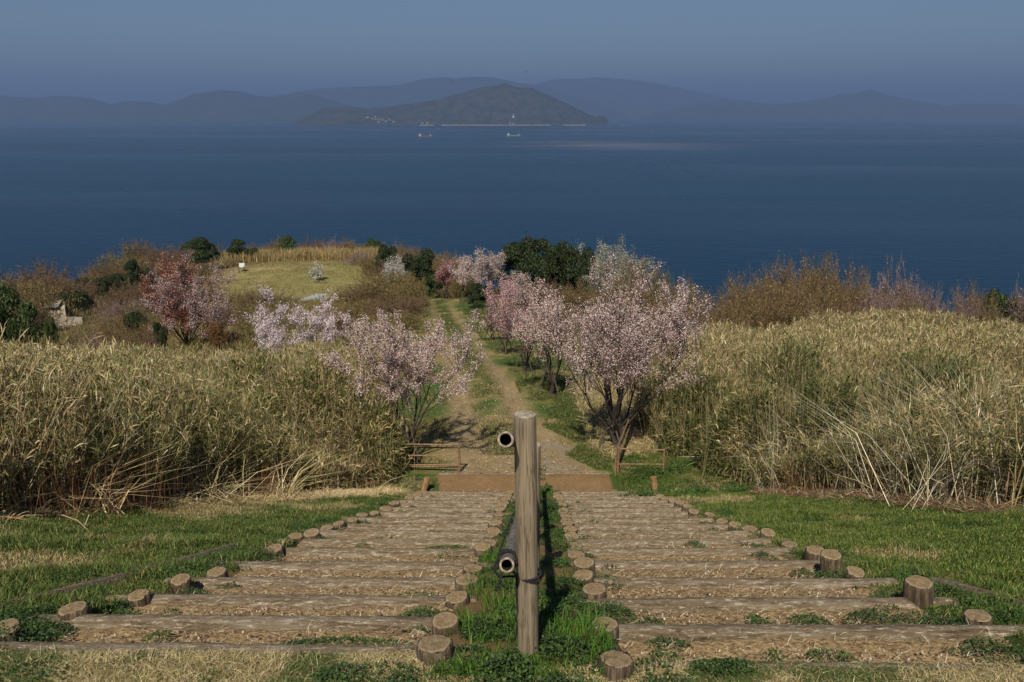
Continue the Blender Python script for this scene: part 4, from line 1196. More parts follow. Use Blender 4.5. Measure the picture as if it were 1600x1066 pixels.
for i, (a, b, c, d) in enumerate(SORTED([(-30, 440, 98, 90), (18, 424, 100, 80), (62, 414, 104, 90), (84, 426, 99, 60), (20, 448, 88, 80), (66, 446, 92, 80), (110, 446, 100, 50),
                                  (132, 430, 108, 50), (153, 412, 112, 46), (172, 402, 114, 50), (199, 384, 120, 50), (222, 380, 122, 54), (250, 388, 119, 54), (276, 384, 124, 50), (185, 412, 110, 50), (222, 404, 112, 54), (258, 410, 108, 50),
                                  (150, 436, 104, 50), (205, 440, 98, 44), (240, 446, 96, 44), (180, 452, 94, 44), (45, 462, 82, 60), (0, 470, 80, 60)])):
    brown(BR if i % 3 else BRO, a, b, c, d * 1.15, f'{NTH[i]} brown shrub on the slope between building and lawn', GL, i)
GR = 'brown shrubs along the skyline behind the lawn'
for i, (a, b, c, d) in enumerate(sorted([(300, 390, 128, 50), (330, 384, 130, 46), (355, 390, 130, 40), (395, 384, 128, 44), (425, 384, 128, 40), (436, 375, 129, 30), (468, 383, 128, 40), (492, 373, 129, 40), (515, 377, 128, 40), (542, 377, 127, 44), (562, 381, 126, 36), (606, 381, 122, 40), (628, 384, 118, 40), (650, 389, 114, 44), (672, 393, 110, 40), (692, 396, 104, 36), (712, 402, 100, 36), (560, 395, 112, 44), (578, 402, 106, 40), (632, 398, 104, 40), (598, 412, 98, 44), (620, 404, 96, 40)], key=lambda r: (r[2] < 113.5, r[0]))):
    brown((BRR, BR, BRP)[i % 3] if i % 5 else BRO, a, b, c, d * 1.15, f'{NTH[i]} brown shrub on the skyline behind the lawn' if i < 17 else f'{NTH[i - 17]} brown shrub at the right end of the lawn', GR if i < 17 else 'brown shrubs right of the lawn', i)
for i, (a, b, c, d) in enumerate(SORTED([(712, 412, 86, 40), (730, 425, 80, 36), (640, 430, 82, 50), (682, 410, 90, 40), (712, 440, 76, 26)])):
    brown(BRO, a, b, c, d, f'{NTH[i]} olive brown shrub round the coral red tree', 'shrubs round the coral tree', i)
GM = 'olive brown shrubs left of the grassy path'
for i, (a, b, c, d) in enumerate(SORTED([(600, 428, 72, 80), (635, 440, 66, 60), (572, 442, 70, 70), (645, 462, 56, 50), (610, 462, 54, 70), (560, 470, 56, 70), (640, 490, 44, 40), (590, 490, 46, 60), (540, 452, 76, 44), (526, 490, 50, 60)])):
    brown(BRO if i % 3 else BR, a, b, c, d * 1.2, f'{NTH[i]} olive brown shrub left of the grassy path', GM, i)
GF = 'olive shrubs in the dry field'
for i, (a, b, c, d) in enumerate(SORTED([(372, 455, 78, 60), (405, 454, 76, 60), (432, 460, 74, 50), (385, 474, 66, 60), (424, 480, 62, 56), (448, 492, 56, 46), (395, 498, 54, 60), (350, 480, 62, 50)])):
    brown(BRO if i % 4 else BR, a, b, c, d * 1.2, f'{NTH[i]} olive shrub right of the red leafed tree', GF, i)
GV = 'shrubs in the hollow below the building'
for i, (a, b, c, d) in enumerate(SORTED([(120, 516, 48, 50), (150, 508, 52, 54), (172, 498, 60, 54), (195, 488, 66, 56), (170, 512, 44, 60), (215, 478, 72, 50), (140, 522, 38, 60), (200, 520, 40, 50), (232, 500, 50, 40), (225, 520, 38, 40), (110, 528, 33, 46), (180, 474, 80, 50), (222, 462, 86, 44)])):
    brown((BRR, BRO, BRP, BR)[i % 4], a, b, c, d * 1.15, f'{NTH[i]} brown shrub between building and red leafed tree', GV, i)
GB = 'orange brown trees behind the right reeds'
for i, (a, b, c, d) in enumerate(SORTED([(1142, 462, 33, 60), (1165, 446, 34, 70), (1198, 432, 35, 80), (1235, 418, 36, 90), (1272, 415, 36, 90), (1300, 424, 35, 70), (1220, 448, 33, 90), (1285, 446, 33, 90), (1180, 466, 32, 80), (1250, 460, 32, 90)])):
    brown(BRR, a, b, c, d * 1.15, f'{NTH[i]} of the orange brown trees behind the right reeds', GB, i, 'brown_tree', 'tree')
for i, (a, b, c, d) in enumerate(SORTED([(1345, 436, 36, 70), (1392, 424, 37, 90), (1432, 440, 36, 70), (1462, 458, 35, 40), (1370, 458, 34, 80), (1420, 466, 34, 80)])):
    brown([BRR[0], BRP[0], BRP[1]], a, b, c, d * 1.1, f'{NTH[i]} of the straggly open trees behind the right reeds', 'straggly trees behind the right reeds', i, 'brown_tree', 'tree')
for i, (a, b, c, d) in enumerate(SORTED([(1510, 462, 37, 50), (1530, 455, 38, 60), (1600, 458, 36, 60)])):
    brown([BRP[0], BRR[1]], a, b, c, d, f'{NTH[i]} thin bare shrub near the right edge', 'bare shrubs near the right edge', i)
for i, (a, b, c, d) in enumerate(SORTED([(1000, 418, 62, 50), (1030, 430, 60, 50), (1060, 446, 56, 50), (960, 440, 55, 60), (1010, 450, 50, 60), (1085, 456, 54, 50), (1110, 466, 50, 50), (1055, 470, 44, 60), (1100, 482, 40, 60), (905, 440, 56, 60), (860, 440, 58, 60), (820, 445, 58, 40)])):
    brown((BRO, BR, BRR)[i % 3], a, b, c, d * 1.2, f'{NTH[i]} brown shrub on the slope behind the large cherry tree', 'shrubs behind the large right cherry tree', i)

# ================================================================== grasses
def pts_in(poly, n, rs, view=1.15):
    poly = np.array(poly, float)
    out = []; tot = 0
    lo = poly.min(0); hi = poly.max(0)
    while tot < n:
        P = rs.uniform(lo, hi, (n * 2, 2))
        P = P[inside(poly, P[:, 0], P[:, 1])]
        P = P[np.abs(P[:, 0]) < (P[:, 1] + 1.5) * .68 * view + 1.0]
        out.append(P); tot += len(P)
    return np.concatenate(out)[:n]

TL = [(-32, 6.4), (-5.2, 6.8), (-4.95, 8.0), (-4.65, 9.4), (-4.3, 10.9), (-3.75, 12.4), (-2.9, 13.7), (-2.4, 14.4), (-2.5, 15.6), (-3.1, 17.5), (-4.3, 20), (-5.2, 24), (-6.5, 27), (-12, 25), (-20, 24.5), (-32, 25)]
TR = [(3.1, 17.6), (3.5, 16.4), (4.3, 15.2), (4.4, 13.0), (5.1, 11.4), (5.5, 10.0), (5.8, 8.0), (32, 7.4), (36, 30), (20, 31), (9, 31), (6.2, 28), (4.8, 22.5), (3.8, 19)]
PAL_SASA = [(0.47, 0.37, 0.18), (0.62, 0.53, 0.33), (0.34, 0.26, 0.12), (0.13, 0.135, 0.035), (0.07, 0.09, 0.02), (0.2, 0.125, 0.05)]
def edge_dist(poly, P):
    poly = np.array(poly, float); best = np.full(len(P), 1e9)
    for i in range(len(poly)):
        a = poly[i]; b = poly[(i + 1) % len(poly)]
        ab = b - a; t = np.clip(((P - a) @ ab) / (ab @ ab), 0, 1)
        best = np.minimum(best, np.linalg.norm(P - (a + t[:, None] * ab), axis=1))
    return best

def thicket(name, poly, n_front, n_back, label, seed, hbase, wsel, lean=(0, 0)):
    rs = np.random.default_rng(seed)
    P = pts_in(poly, n_back, rs)
    Pf = pts_in(poly, n_front * 3, rs); Pf = Pf[edge_dist(poly, Pf) < 1.6][:n_front]
    P = np.concatenate([P, Pf]); n = len(P)
    ed = edge_dist(poly, P)
    zg = surf(P[:, 0], P[:, 1])
    clump = fbm(P[:, 0], P[:, 1], 1.8, seed); cl2 = fbm(P[:, 0], P[:, 1], .55, seed + 5)
    H = hbase(P) * (0.62 + .38 * sstep(0, 1.2, ed)) * (0.32 + .55 * sstep(.3, .68, clump) + .35 * clump + .5 * cl2) * rs.uniform(.66, 1.2, n) * np.where(rs.random(n) < .02, 1.12, 1)
    H = np.minimum(H, hbase(P) * 1.22)
    far = sstep(14, 24, P[:, 1])
    base = np.column_stack([P, zg])
    # stalks
    ld = rs.normal(size=(n, 2)) * .16 + np.column_stack([vnoise(P[:, 0], P[:, 1], 1.1, 3) - .5, vnoise(P[:, 0], P[:, 1], 1.1, 9) - .6]) * .5
    mid = base + np.column_stack([ld * H[:, None] * .35, H * .55])
    top = base + np.column_stack([ld * H[:, None] * 1.1, H])
    side = unit(np.column_stack([np.ones(n), rs.normal(size=n) * .5, np.zeros(n)]))
    acc = Acc()
    V, F = ribbons(np.stack([base, mid, top], 1), rs.uniform(.008, .014, n) * (1 + far * .6), side, (1, .8, .25))
    acc.add(V, F, pick([(0.38, 0.3, 0.15), (0.5, 0.42, 0.26), (0.24, 0.18, 0.08), (0.13, 0.12, 0.04)], n, .15, rs, (3, 2, 2, 1)))
    # leaves
    K = 16
    i = np.repeat(np.arange(n), K); m = len(i)
    t = 1 - rs.random(m) ** 1.5 * .85
    c = np.where((t < .5)[:, None], base[i] + (mid[i] - base[i]) * (t / .5)[:, None], mid[i] + (top[i] - mid[i]) * ((t - .5) / .5)[:, None])
    L = rs.uniform(.07, .2, m) * (1 + .25 * far[i])
    az = rs.uniform(0, 2 * math.pi, m)
    el = rs.normal(.95, .42, m)
    d0 = np.column_stack([np.cos(az) * np.cos(el), np.sin(az) * np.cos(el), np.sin(el)])
    d1 = unit(d0 + np.array([0, 0, -1.0]) * (rs.random(m) ** 2 * 1.0)[:, None])
    p1 = c + d0 * L[:, None] * .5; p2 = p1 + d1 * L[:, None] * .5
    sd = unit(np.cross(d0, rand_dirs(m, rs)))
    wd = rs.uniform(.006, .017, m) * (1 + far[i] * .5)
    V, F = ribbons(np.stack([c, p1, p2], 1), wd, sd, (.35, 1.0, .05))
    g = fbm(P[:, 0], P[:, 1], 2.6, seed + 11)[i] + .1 * (1 - far[i])
    colr = pick(PAL_SASA, m, .2, rs, wsel)
    br = rs.random(m) < sstep(.5, .66, fbm(P[:, 0], P[:, 1], 1.1, seed + 17)[i]) * .6
    colr[br] = pick([(0.22, 0.15, 0.07), (0.3, 0.22, 0.11), (0.16, 0.13, 0.06), (0.4, 0.33, 0.2)], int(br.sum()), .2, rs)
    gm = (rs.random(m) < np.clip(sstep(.38, .62, g) * .8 * (1 - .55 * far[i]) + .25 * (1 - sstep(.4, .8, t)), 0, .9)) & (t < .97)
    colr[gm] = pick([(0.105, 0.12, 0.03), (0.06, 0.085, 0.02), (0.17, 0.165, 0.05), (0.26, 0.22, 0.08)], int(gm.sum()), .2, rs)
    acc.add(V, F, colr)
    # dead leaning stalks and litter on the floor
    q = int(n * .16); jj = rs.integers(0, n, q)
    b2 = base[jj] + np.column_stack([rs.normal(size=(q, 2)) * .2, rs.uniform(0, .1, q)])
    a2 = rs.uniform(0, 6.28, q); ll = rs.uniform(.3, 1.0, q); e2 = rs.uniform(.05, .7, q)
    dd = np.column_stack([np.cos(a2) * np.cos(e2), np.sin(a2) * np.cos(e2), np.sin(e2)])
    V, F = ribbons(np.stack([b2, b2 + dd * ll[:, None] * .5, b2 + dd * ll[:, None] - np.array([0, 0, .12])], 1), np.full(q, .010), unit(np.cross(dd, rand_dirs(q, rs))), (1, .9, .2))
    acc.add(V, F, pick([(0.42, 0.34, 0.2), (0.3, 0.2, 0.09), (0.55, 0.48, 0.33), (0.18, 0.09, 0.04)], q, .2, rs))
    o = link(name, acc.mesh(name, M_STRAW))
    set_props(o, label, 'sasa thicket', None, 'stuff')

def hL(P):
    x, y = P[:, 0], P[:, 1]
    h = 1.5 - .35 * sstep(15, 24, y)
    h = h + .95 * np.exp(-(((x + 4.1) / 1.3) ** 2 + ((y - 15.6) / 1.6) ** 2))
    return h * (1 - .25 * sstep(-3.6, -2.2, x))
def hR(P):
    x, y = P[:, 0], P[:, 1]
    h = 1.35 - .55 * np.exp(-(((x - 6.2) / 2.2) ** 2 + ((y - 13.2) / 2.6) ** 2)) - .1 * sstep(20, 29, y) + .0 * np.exp(-(((x - 7) / 2.2) ** 2 + ((y - 15) / 1.8) ** 2)) + .3 * np.exp(-(((x - 5.6) / 1.2) ** 2 + ((y - 19) / 2) ** 2))
    return h * (1 - .45 * np.exp(-(((x - 4.6) / 1.2) ** 2 + ((y - 14) / 1.6) ** 2)))
thicket('sasa_thicket_grass', TL, 15000, 19000, 'dense stand of dry sasa and reed grass, green and straw coloured, on the left', 101, hL, (3, 1.5, 3, 2.6, 1.6, 1.2))
thicket('sasa_thicket_grass', TR, 15000, 23000, 'dense stand of straw coloured sasa and reed grass on the right bank', 202, hR, (3.3, 1.8, 3, 2.2, 1.2, 1.4))

def sasa_mounds(name, mounds, label, seed, pal, wts):
    rs = np.random.default_rng(seed)
    acc = Acc()
    for (x, y, rx, ry, h, n) in mounds:
        a = rs.uniform(0, 6.28, n); u = rs.random(n)
        th = np.arccos(1 - u * .97)
        lump = 1 + .3 * (fbm(a * 1.6 + x, th * 2.2 + y, .8, seed % 31) - .5) * 2
        rr = lump * rs.uniform(.72, 1.06, n)
        nrm = np.column_stack([np.cos(a) * np.sin(th), np.sin(a) * np.sin(th), np.cos(th)])
        C = np.column_stack([x + nrm[:, 0] * rx * rr, y + nrm[:, 1] * ry * rr, nrm[:, 2] * h * rr])
        C[:, 2] += surf(C[:, 0], C[:, 1])
        d0 = unit(nrm * .7 + rand_dirs(n, rs) * .75 + np.array([0, 0, .55]))
        L = rs.uniform(.09, .24, n)
        p1 = C + d0 * L[:, None] * .5; p2 = p1 + unit(d0 + np.array([0, 0, -1.0]) * rs.uniform(.1, 1.1, n)[:, None]) * L[:, None] * .5
        V, F = ribbons(np.stack([C, p1, p2], 1), rs.uniform(.012, .026, n), unit(np.cross(d0, rand_dirs(n, rs))), (.4, 1, .05))
        c = pick(pal, n, .22, rs, wts)
        t = fbm(C[:, 0], C[:, 1] + C[:, 2], .5, seed % 23)
        m = rs.random(n) < sstep(.55, .72, t) * .6
        c[m] = pick([(0.42, 0.33, 0.14), (0.3, 0.24, 0.09), (0.52, 0.43, 0.22)], int(m.sum()), .2, rs)
        acc.add(V, F, c)
        k = n // 14; b = rs.normal(size=(k, 2)) * np.array([rx, ry]) * .42 + np.array([x, y]); zb_ = surf(b[:, 0], b[:, 1])
        b0 = np.column_stack([b, zb_]); tp = b0 + np.column_stack([rs.normal(size=(k, 2)) * .25, h * rs.uniform(.4, 1.12, k)])
        V, F = ribbons(np.stack([b0, (b0 + tp) / 2 + rs.normal(size=(k, 3)) * .04, tp], 1), np.full(k, .009), unit(np.column_stack([np.ones(k), rs.normal(size=k), np.zeros(k)])), (1, .8, .3))
        acc.add(V, F, pick([(0.4, 0.32, 0.18), (0.2, 0.15, 0.07)], k, .2, rs))
    o = link(name, acc.mesh(name, M_STRAW)); set_props(o, label, 'sasa bushes', None, 'stuff')
SG = [(0.075, 0.095, 0.022), (0.045, 0.065, 0.016), (0.13, 0.135, 0.04), (0.24, 0.2, 0.075), (0.38, 0.3, 0.13)]
sasa_mounds('sasa_bush_leaves', [(4.3, 16.4, .9, .9, 1.6, 11000), (4.9, 14.9, .95, .9, 1.75, 13000), (5.9, 13.7, 1.1, 1.0, 2.0, 17000), (7.1, 12.6, 1.1, 1.0, 1.9, 16000), (6.0, 16.2, 1.3, 1.2, 2.35, 15000), (8.2, 14.6, 1.4, 1.2, 2.35, 15000), (6.3, 11.3, .8, .8, 1.3, 9000), (9.8, 13.5, 1.3, 1.1, 1.9, 9000), (3.9, 18.4, .8, 1.0, 1.6, 8000)],
            'olive green sasa bushes in front of the right reeds', 903, SG, (5, 4, 3, 1.6, 1.2))
sasa_mounds('sasa_bush_leaves', [(-3.0, 14.9, .75, .8, 1.5, 10000), (-3.9, 15.0, 1.0, .9, 2.25, 17000), (-4.7, 14.1, .8, .8, 1.7, 10000), (-5.3, 16.0, 1.2, 1, 2.2, 12000)],
            'golden green sasa bushes at the inner end of the left reeds', 904, SG, (3, 2, 3, 2.6, 2.6))

def blades(name, P, h, w, pal, wts, label, cat, seed, lean=.45, mat=None, zoff=0.0, zfun=None):
    rs = np.random.default_rng(seed)
    n = len(P)
    z = (zfun or surf)(P[:, 0], P[:, 1]) + zoff
    base = np.column_stack([P, z])
    H = h * rs.uniform(.45, 1.35, n)
    d = rs.normal(size=(n, 2)) * lean
    mid = base + np.column_stack([d * H[:, None] * .35, H * .6]); top = base + np.column_stack([d * H[:, None] * 1.0, H * rs.uniform(.75, 1.0, n)])
    side = unit(np.column_stack([rs.normal(size=(n, 2)), np.zeros(n)]))
    V, F = ribbons(np.stack([base, mid, top], 1), w * rs.uniform(.7, 1.3, n), side, (1, .75, .06))
    return V, F, pick(pal, n, .2, rs, wts)

PAL_G = [(0.065, 0.095, 0.02), (0.09, 0.125, 0.026), (0.14, 0.165, 0.042), (0.04, 0.06, 0.016), (0.26, 0.21, 0.1)]
def lawn_side(name, poly, n, seed, label, dry_lo=.5, fresh=1.0):
    rs = np.random.default_rng(seed)
    P = pts_in(poly, n, rs)
    q = fbm(P[:, 0], P[:, 1], 0.9, seed); keep = rs.random(len(P)) < sstep(.15, .42, q) * .6 + .4
    P = P[keep]; q = q[keep]
    t = fbm(P[:, 0], P[:, 1], .35, seed + 3)
    h = .028 + .05 * sstep(.45, .7, t)
    acc = Acc()
    V, F, c = blades(name, P, h, .006, PAL_G, (3, 3, 2, 2, 1), '', '', seed)
    c = np.clip(c * np.array([fresh, fresh * 1.06, 1.0]), 0, 1)
    dr = fbm(P[:, 0], P[:, 1], 1.3, seed + 8)
    m = rs.random(len(P)) < sstep(dry_lo, dry_lo + .14, dr) * .85
    c[m] = pick([(0.33, 0.26, 0.12), (0.24, 0.18, 0.08), (0.42, 0.35, 0.19)], int(m.sum()), .2, rs)
    acc.add(V, F, c)
    o = link(name, acc.mesh(name, M_GRASS)); set_props(o, label, 'grass', None, 'stuff')
LW = [(-2.62, 3.0), (-2.3, 4.2), (-2.14, 5.1), (-2.1, 6.8), (-2.05, 7.8), (-1.95, 9), (-1.8, 11), (-1.65, 13.2), (-1.5, 14.6), (-2.4, 14.8), (-3.0, 14.0), (-4.1, 13.0), (-4.8, 11.5), (-5.5, 9), (-6.2, 7.3), (-5, 3)]
RW = [(2.6, 3.0), (2.45, 4.2), (2.46, 6), (2.55, 7.3), (2.52, 9), (2.52, 11), (2.58, 13.2), (2.1, 14.0), (2.1, 15.5), (3.3, 17), (4.6, 15.4), (4.6, 13.3), (5.4, 11.5), (6.0, 9.0), (6.4, 7.8), (5, 3)]
lawn_side('lawn_grass', LW, 210000, 301, 'short green lawn grass with clover left of the left flight')
lawn_side('lawn_grass', RW, 250000, 302, 'bright green lawn grass right of the right flight', .53, 1.13)

def loose_stalks(name, spots, label, pal, seed, h, w, lean):
    rs = np.random.default_rng(seed); acc = Acc()
    for (x, y, r, n) in spots:
        P = np.column_stack([x + rs.normal(size=n) * r, y + rs.normal(size=n) * r])
        V, F, c = blades(name, P, h, w, pal, None, '', '', int(rs.integers(1e6)), lean)
        acc.add(V, F, c)
    set_props(link(name, acc.mesh(name, M_STRAW)), label, 'dry stalks', None, 'stuff')
loose_stalks('bleached_stalks', [(6.2, 9.6, .5, 600), (6.9, 10.6, .6, 900), (7.4, 11.8, .6, 800), (5.7, 11.4, .3, 220), (8.4, 12.5, .7, 800), (4.9, 12.9, .25, 160)], 'bleached long dry stalks leaning out of the right reeds near the edge of the view', [(0.6, 0.53, 0.38), (0.5, 0.42, 0.27), (0.6, 0.54, 0.4), (0.34, 0.26, 0.15)], 911, 1.25, .009, .75)
loose_stalks('rusty_stalks', [(-5.3, 8.1, .35, 700), (-4.9, 9.0, .3, 400), (6.0, 10.6, .35, 500), (5.2, 12.2, .3, 300), (-4.1, 11.6, .2, 160)], 'rust brown dead stalks at the foot of the reeds', [(0.17, 0.075, 0.035), (0.12, 0.055, 0.028), (0.24, 0.13, 0.06)], 912, .75, .007, .45)
loose_stalks('straw_bundle', [(-3.75, 11.7, .12, 160), (-4.4, 10.6, .2, 160), (-5.0, 8.3, .25, 200)], 'pale broken straw hanging over the foot of the left reeds', [(0.62, 0.5, 0.28), (0.5, 0.38, 0.2)], 913, .6, .012, 1.3)

# leafy weeds: little rosettes of leaflets
def weeds(name, clumps, label, seed, leaf=.016, per=900, pal=((0.035, 0.07, 0.016), (0.055, 0.10, 0.022), (0.075, 0.115, 0.035), (0.03, 0.05, 0.018)), zfun=None):
    rs = np.random.default_rng(seed)
    acc = Acc()
    for (x, y, rx, ry, h, dens) in clumps:
        n = int(per * dens * rx * ry / .01)
        if n < 4: continue
        a = rs.uniform(0, 6.28, n); r = np.sqrt(rs.random(n)) * (1 + .25 * (fbm(np.cos(a) * 2 + x * 9, np.sin(a) * 2 + y * 7, 1, seed % 30) - .5) * 2)
        px_, py_ = x + np.cos(a) * r * rx, y + np.sin(a) * r * ry
        hh = h * np.clip(1.05 - r ** 2, .1, 1) * (.5 + fbm(px_, py_, .07, 3)) * rs.uniform(.3, 1.1, n)
        z = (zfun or surf)(px_, py_) + hh
        C = np.column_stack([px_, py_, z])
        nn = unit(np.array([0, 0, 1.0]) + rs.normal(size=(n, 3)) * .55)
        V, F = diamonds(C, np.cross(nn, rand_dirs(n, rs)), nn, leaf * rs.uniform(.6, 1.5, n), leaf * .6 * rs.uniform(.6, 1.4, n))
        tone = rs.uniform(.8, 1.2)
        acc.add(V, F, np.repeat(pick(pal, n, .2, rs) * tone, 4, axis=0))
    o = link(name, acc.mesh(name, M_LEAF)); set_props(o, label, 'weeds', None, 'stuff')

def on_slope(px, py):
    t = math.tan(PITCH + math.atan((py - 533) / FPX))
    Y = (2.385 - .427 * 3.13) / (t - .427)
    return px_point(px, py, Y)[0], Y
def step_surface(x, y):
    """top of the soil between logs"""
    return np.where(np.asarray(x) < STAIR_C(np.asarray(y)), np.interp(y, LOGS_L, ZL), np.interp(y, LOGS_R, ZR)) - .05
def wp(px, py, wpx, hpx, h, dens=1.0):
    x, y = on_slope(px, py); x2, _ = on_slope(px + wpx / 2, py)
    _, y2 = on_slope(px, py - hpx / 2)
    return (x, y, abs(x2 - x), max(abs(y2 - y), .04), h, dens)
step_weeds = [wp(540, 1004, 250, 26, .05), wp(470, 1006, 90, 24, .05), wp(245, 990, 34, 22, .05, .7), wp(660, 962, 90, 28, .07), wp(260, 955, 26, 18, .05, .6),
              wp(700, 853, 80, 8, .04, .8), wp(565, 850, 20, 10, .05, .6), wp(1188, 968, 40, 24, .05), wp(1266, 966, 66, 22, .055), wp(1368, 966, 84, 30, .07), wp(1215, 1012, 40, 20, .05, .7), wp(1300, 1012, 90, 22, .05, .7),
              wp(1480, 972, 110, 26, .06), wp(1562, 1008, 90, 36, .08), wp(1400, 932, 80, 22, .06, .6), wp(1190, 865, 40, 12, .05, .7), wp(1085, 848, 34, 10, .05, .8), wp(1040, 1012, 60, 20, .05, .8), wp(1020, 975, 50, 30, .07, .8),
              wp(405, 870, 60, 18, .09), wp(350, 885, 60, 22, .08), wp(300, 925, 50, 16, .06, .6), wp(60, 965, 120, 40, .10), wp(150, 950, 110, 26, .08), wp(30, 1000, 110, 60, .12), wp(1310, 900, 60, 22, .08), wp(1430, 895, 60, 20, .08), wp(1240, 862, 50, 14, .06),
              wp(1130, 905, 60, 8, .04, .4), wp(880, 1000, 40, 20, .06, .4), wp(160, 1040, 60, 20, .03, .4), wp(950, 955, 90, 30, .08)]
_r = np.random.default_rng(77)
for _ in range(90):
    y_ = 3.3 + 10 * _r.random() ** 1.3; sd_ = _r.random()
    if sd_ < .3: x_ = float(L_OUT(y_)) + _r.uniform(0, .3)
    elif sd_ < .6: x_ = float(R_OUT(y_)) - _r.uniform(0, .3)
    elif sd_ < .75: x_ = float(L_IN(y_)) - _r.uniform(0, .3)
    elif sd_ < .9: x_ = float(R_IN(y_)) + _r.uniform(0, .3)
    else: x_ = _r.uniform(-1.9, 2.3)
    step_weeds.append((x_, y_, _r.uniform(.05, .16), _r.uniform(.04, .09), _r.uniform(.03, .06), _r.uniform(.5, 1)))
weeds('step_weeds', step_weeds, 'small creeping green weeds growing on the earth steps', 401, .015, 260, zfun=step_surface)
def edging(p0, p1, label):
    a = on_slope(*p0); b = on_slope(*p1)
    n = 40; t = np.linspace(0, 1, n)
    x = a[0] + (b[0] - a[0]) * t + .06 * np.sin(t * 3.1); y = a[1] + (b[1] - a[1]) * t
    z = surf(x, y) + .012 + .012 * (fbm(x, y, .3, 4) - .5)
    P = np.column_stack([x, y, z]); d = unit(np.gradient(P, axis=0)); sd = unit(np.cross(d, [0, 0, 1.0])) * .022
    rows = [P - sd + [0, 0, -.1], P - sd + [0, 0, .035], P + sd + [0, 0, .035], P + sd + [0, 0, -.1]]
    V = np.concatenate(rows); idx = np.arange(4 * n).reshape(4, n)
    F = np.stack([idx[:-1, :-1], idx[:-1, 1:], idx[1:, 1:], idx[1:, :-1]], -1).reshape(-1, 4)
    set_props(link('edging_board', mesh_np('edging_board', V, F, M_LOG)), label, 'board')
edging((-20, 962), (365, 856), 'thin dark edging board sunk along the edge of the left lawn')
edging((1455, 905), (1640, 962), 'thin dark edging board sunk along the edge of the right lawn')
# strip between the flights
rs = np.random.default_rng(402)
mid = []
for k in range(110):
    y = 2.75 + 11.2 * (k / 110) ** 1.25 + rs.normal() * .06
    if rs.random() < .45 and y > 3.9: continue
    x = float(STAIR_C(y)) + rs.uniform(-.36, .36)
    mid.append((x, y, rs.uniform(.1, .22), rs.uniform(.08, .18), rs.uniform(.05, .12), 1.0))
weeds('strip_weeds', mid, 'leafy green weeds in the strip between the two flights', 403, .018, 230)
n = 17000
yy = 2.95 + 11 * rs.random(n) ** 1.9; xx = STAIR_C(yy) + rs.uniform(-.4, .4, n)
q = fbm(xx, yy, .3, 12)
kp_ = rs.random(n) < sstep(.35, .6, q)
P = np.column_stack([xx, yy])[kp_]
hh = .045 + .08 * sstep(.45, .65, fbm(P[:, 0], P[:, 1], .25, 77)) * (1 - .5 * sstep(4.5, 7, P[:, 1]))
V, F, c = blades('tuft_grass', P, hh, .005, [(0.06, 0.14, 0.015), (0.09, 0.18, 0.025), (0.045, 0.10, 0.014), (0.13, 0.17, 0.04)], (3, 3, 2, 1), '', '', 404, .3)
acc = Acc(); acc.add(V, F, c)
set_props(link('tuft_grass', acc.mesh('tuft_grass', M_GRASS)), 'bright green feathery grass tufts round the foot of the nearest post', 'grass', None, 'stuff')

# dry turf at the head of the stairs
rs = np.random.default_rng(405)
n = 150000
P = np.column_stack([rs.uniform(-3.2, 3.2, n), rs.uniform(2.3, 3.16, n)])
P = P[(P[:, 1] < 3.16 - .13 * (P[:, 0] > 0)) & ((P[:, 1] < 3.02) | (np.abs(P[:, 0] - .05) > .4))]
V, F, c = blades('dry_turf', P, .022, .0035, [(0.42, 0.34, 0.17), (0.52, 0.44, 0.25), (0.3, 0.23, 0.1), (0.12, 0.13, 0.04)], (3, 2, 2, 1), '', '', 406, 1.4)
g = fbm(P[:, 0], P[:, 1], .3, 19); m = rs.random(len(P)) < sstep(.5, .62, g) * .8
c[m] = pick([(0.07, 0.11, 0.025), (0.1, 0.13, 0.04)], int(m.sum()), .2, rs)
acc = Acc(); acc.add(V, F, c)
set_props(link('dry_turf', acc.mesh('dry_turf', M_GRASS)), 'short straw coloured dry turf at the head of the stairs', 'grass', None, 'stuff')
tw = [(float(a), float(b), .16, .09, .05, .8) for a, b in zip(rs.uniform(-.75, 1.0, 22), rs.uniform(2.75, 3.02, 22))] + [(-2.1, 2.95, .2, .12, .04, .5), (-1.3, 2.92, .12, .08, .03, .5), (-2.9, 3.1, .35, .3, .1, 1), (1.8, 2.9, .15, .08, .03, .5)]
weeds('turf_weeds', tw, 'green weeds spreading in the dry turf before the nearest post', 407, .016, 260)

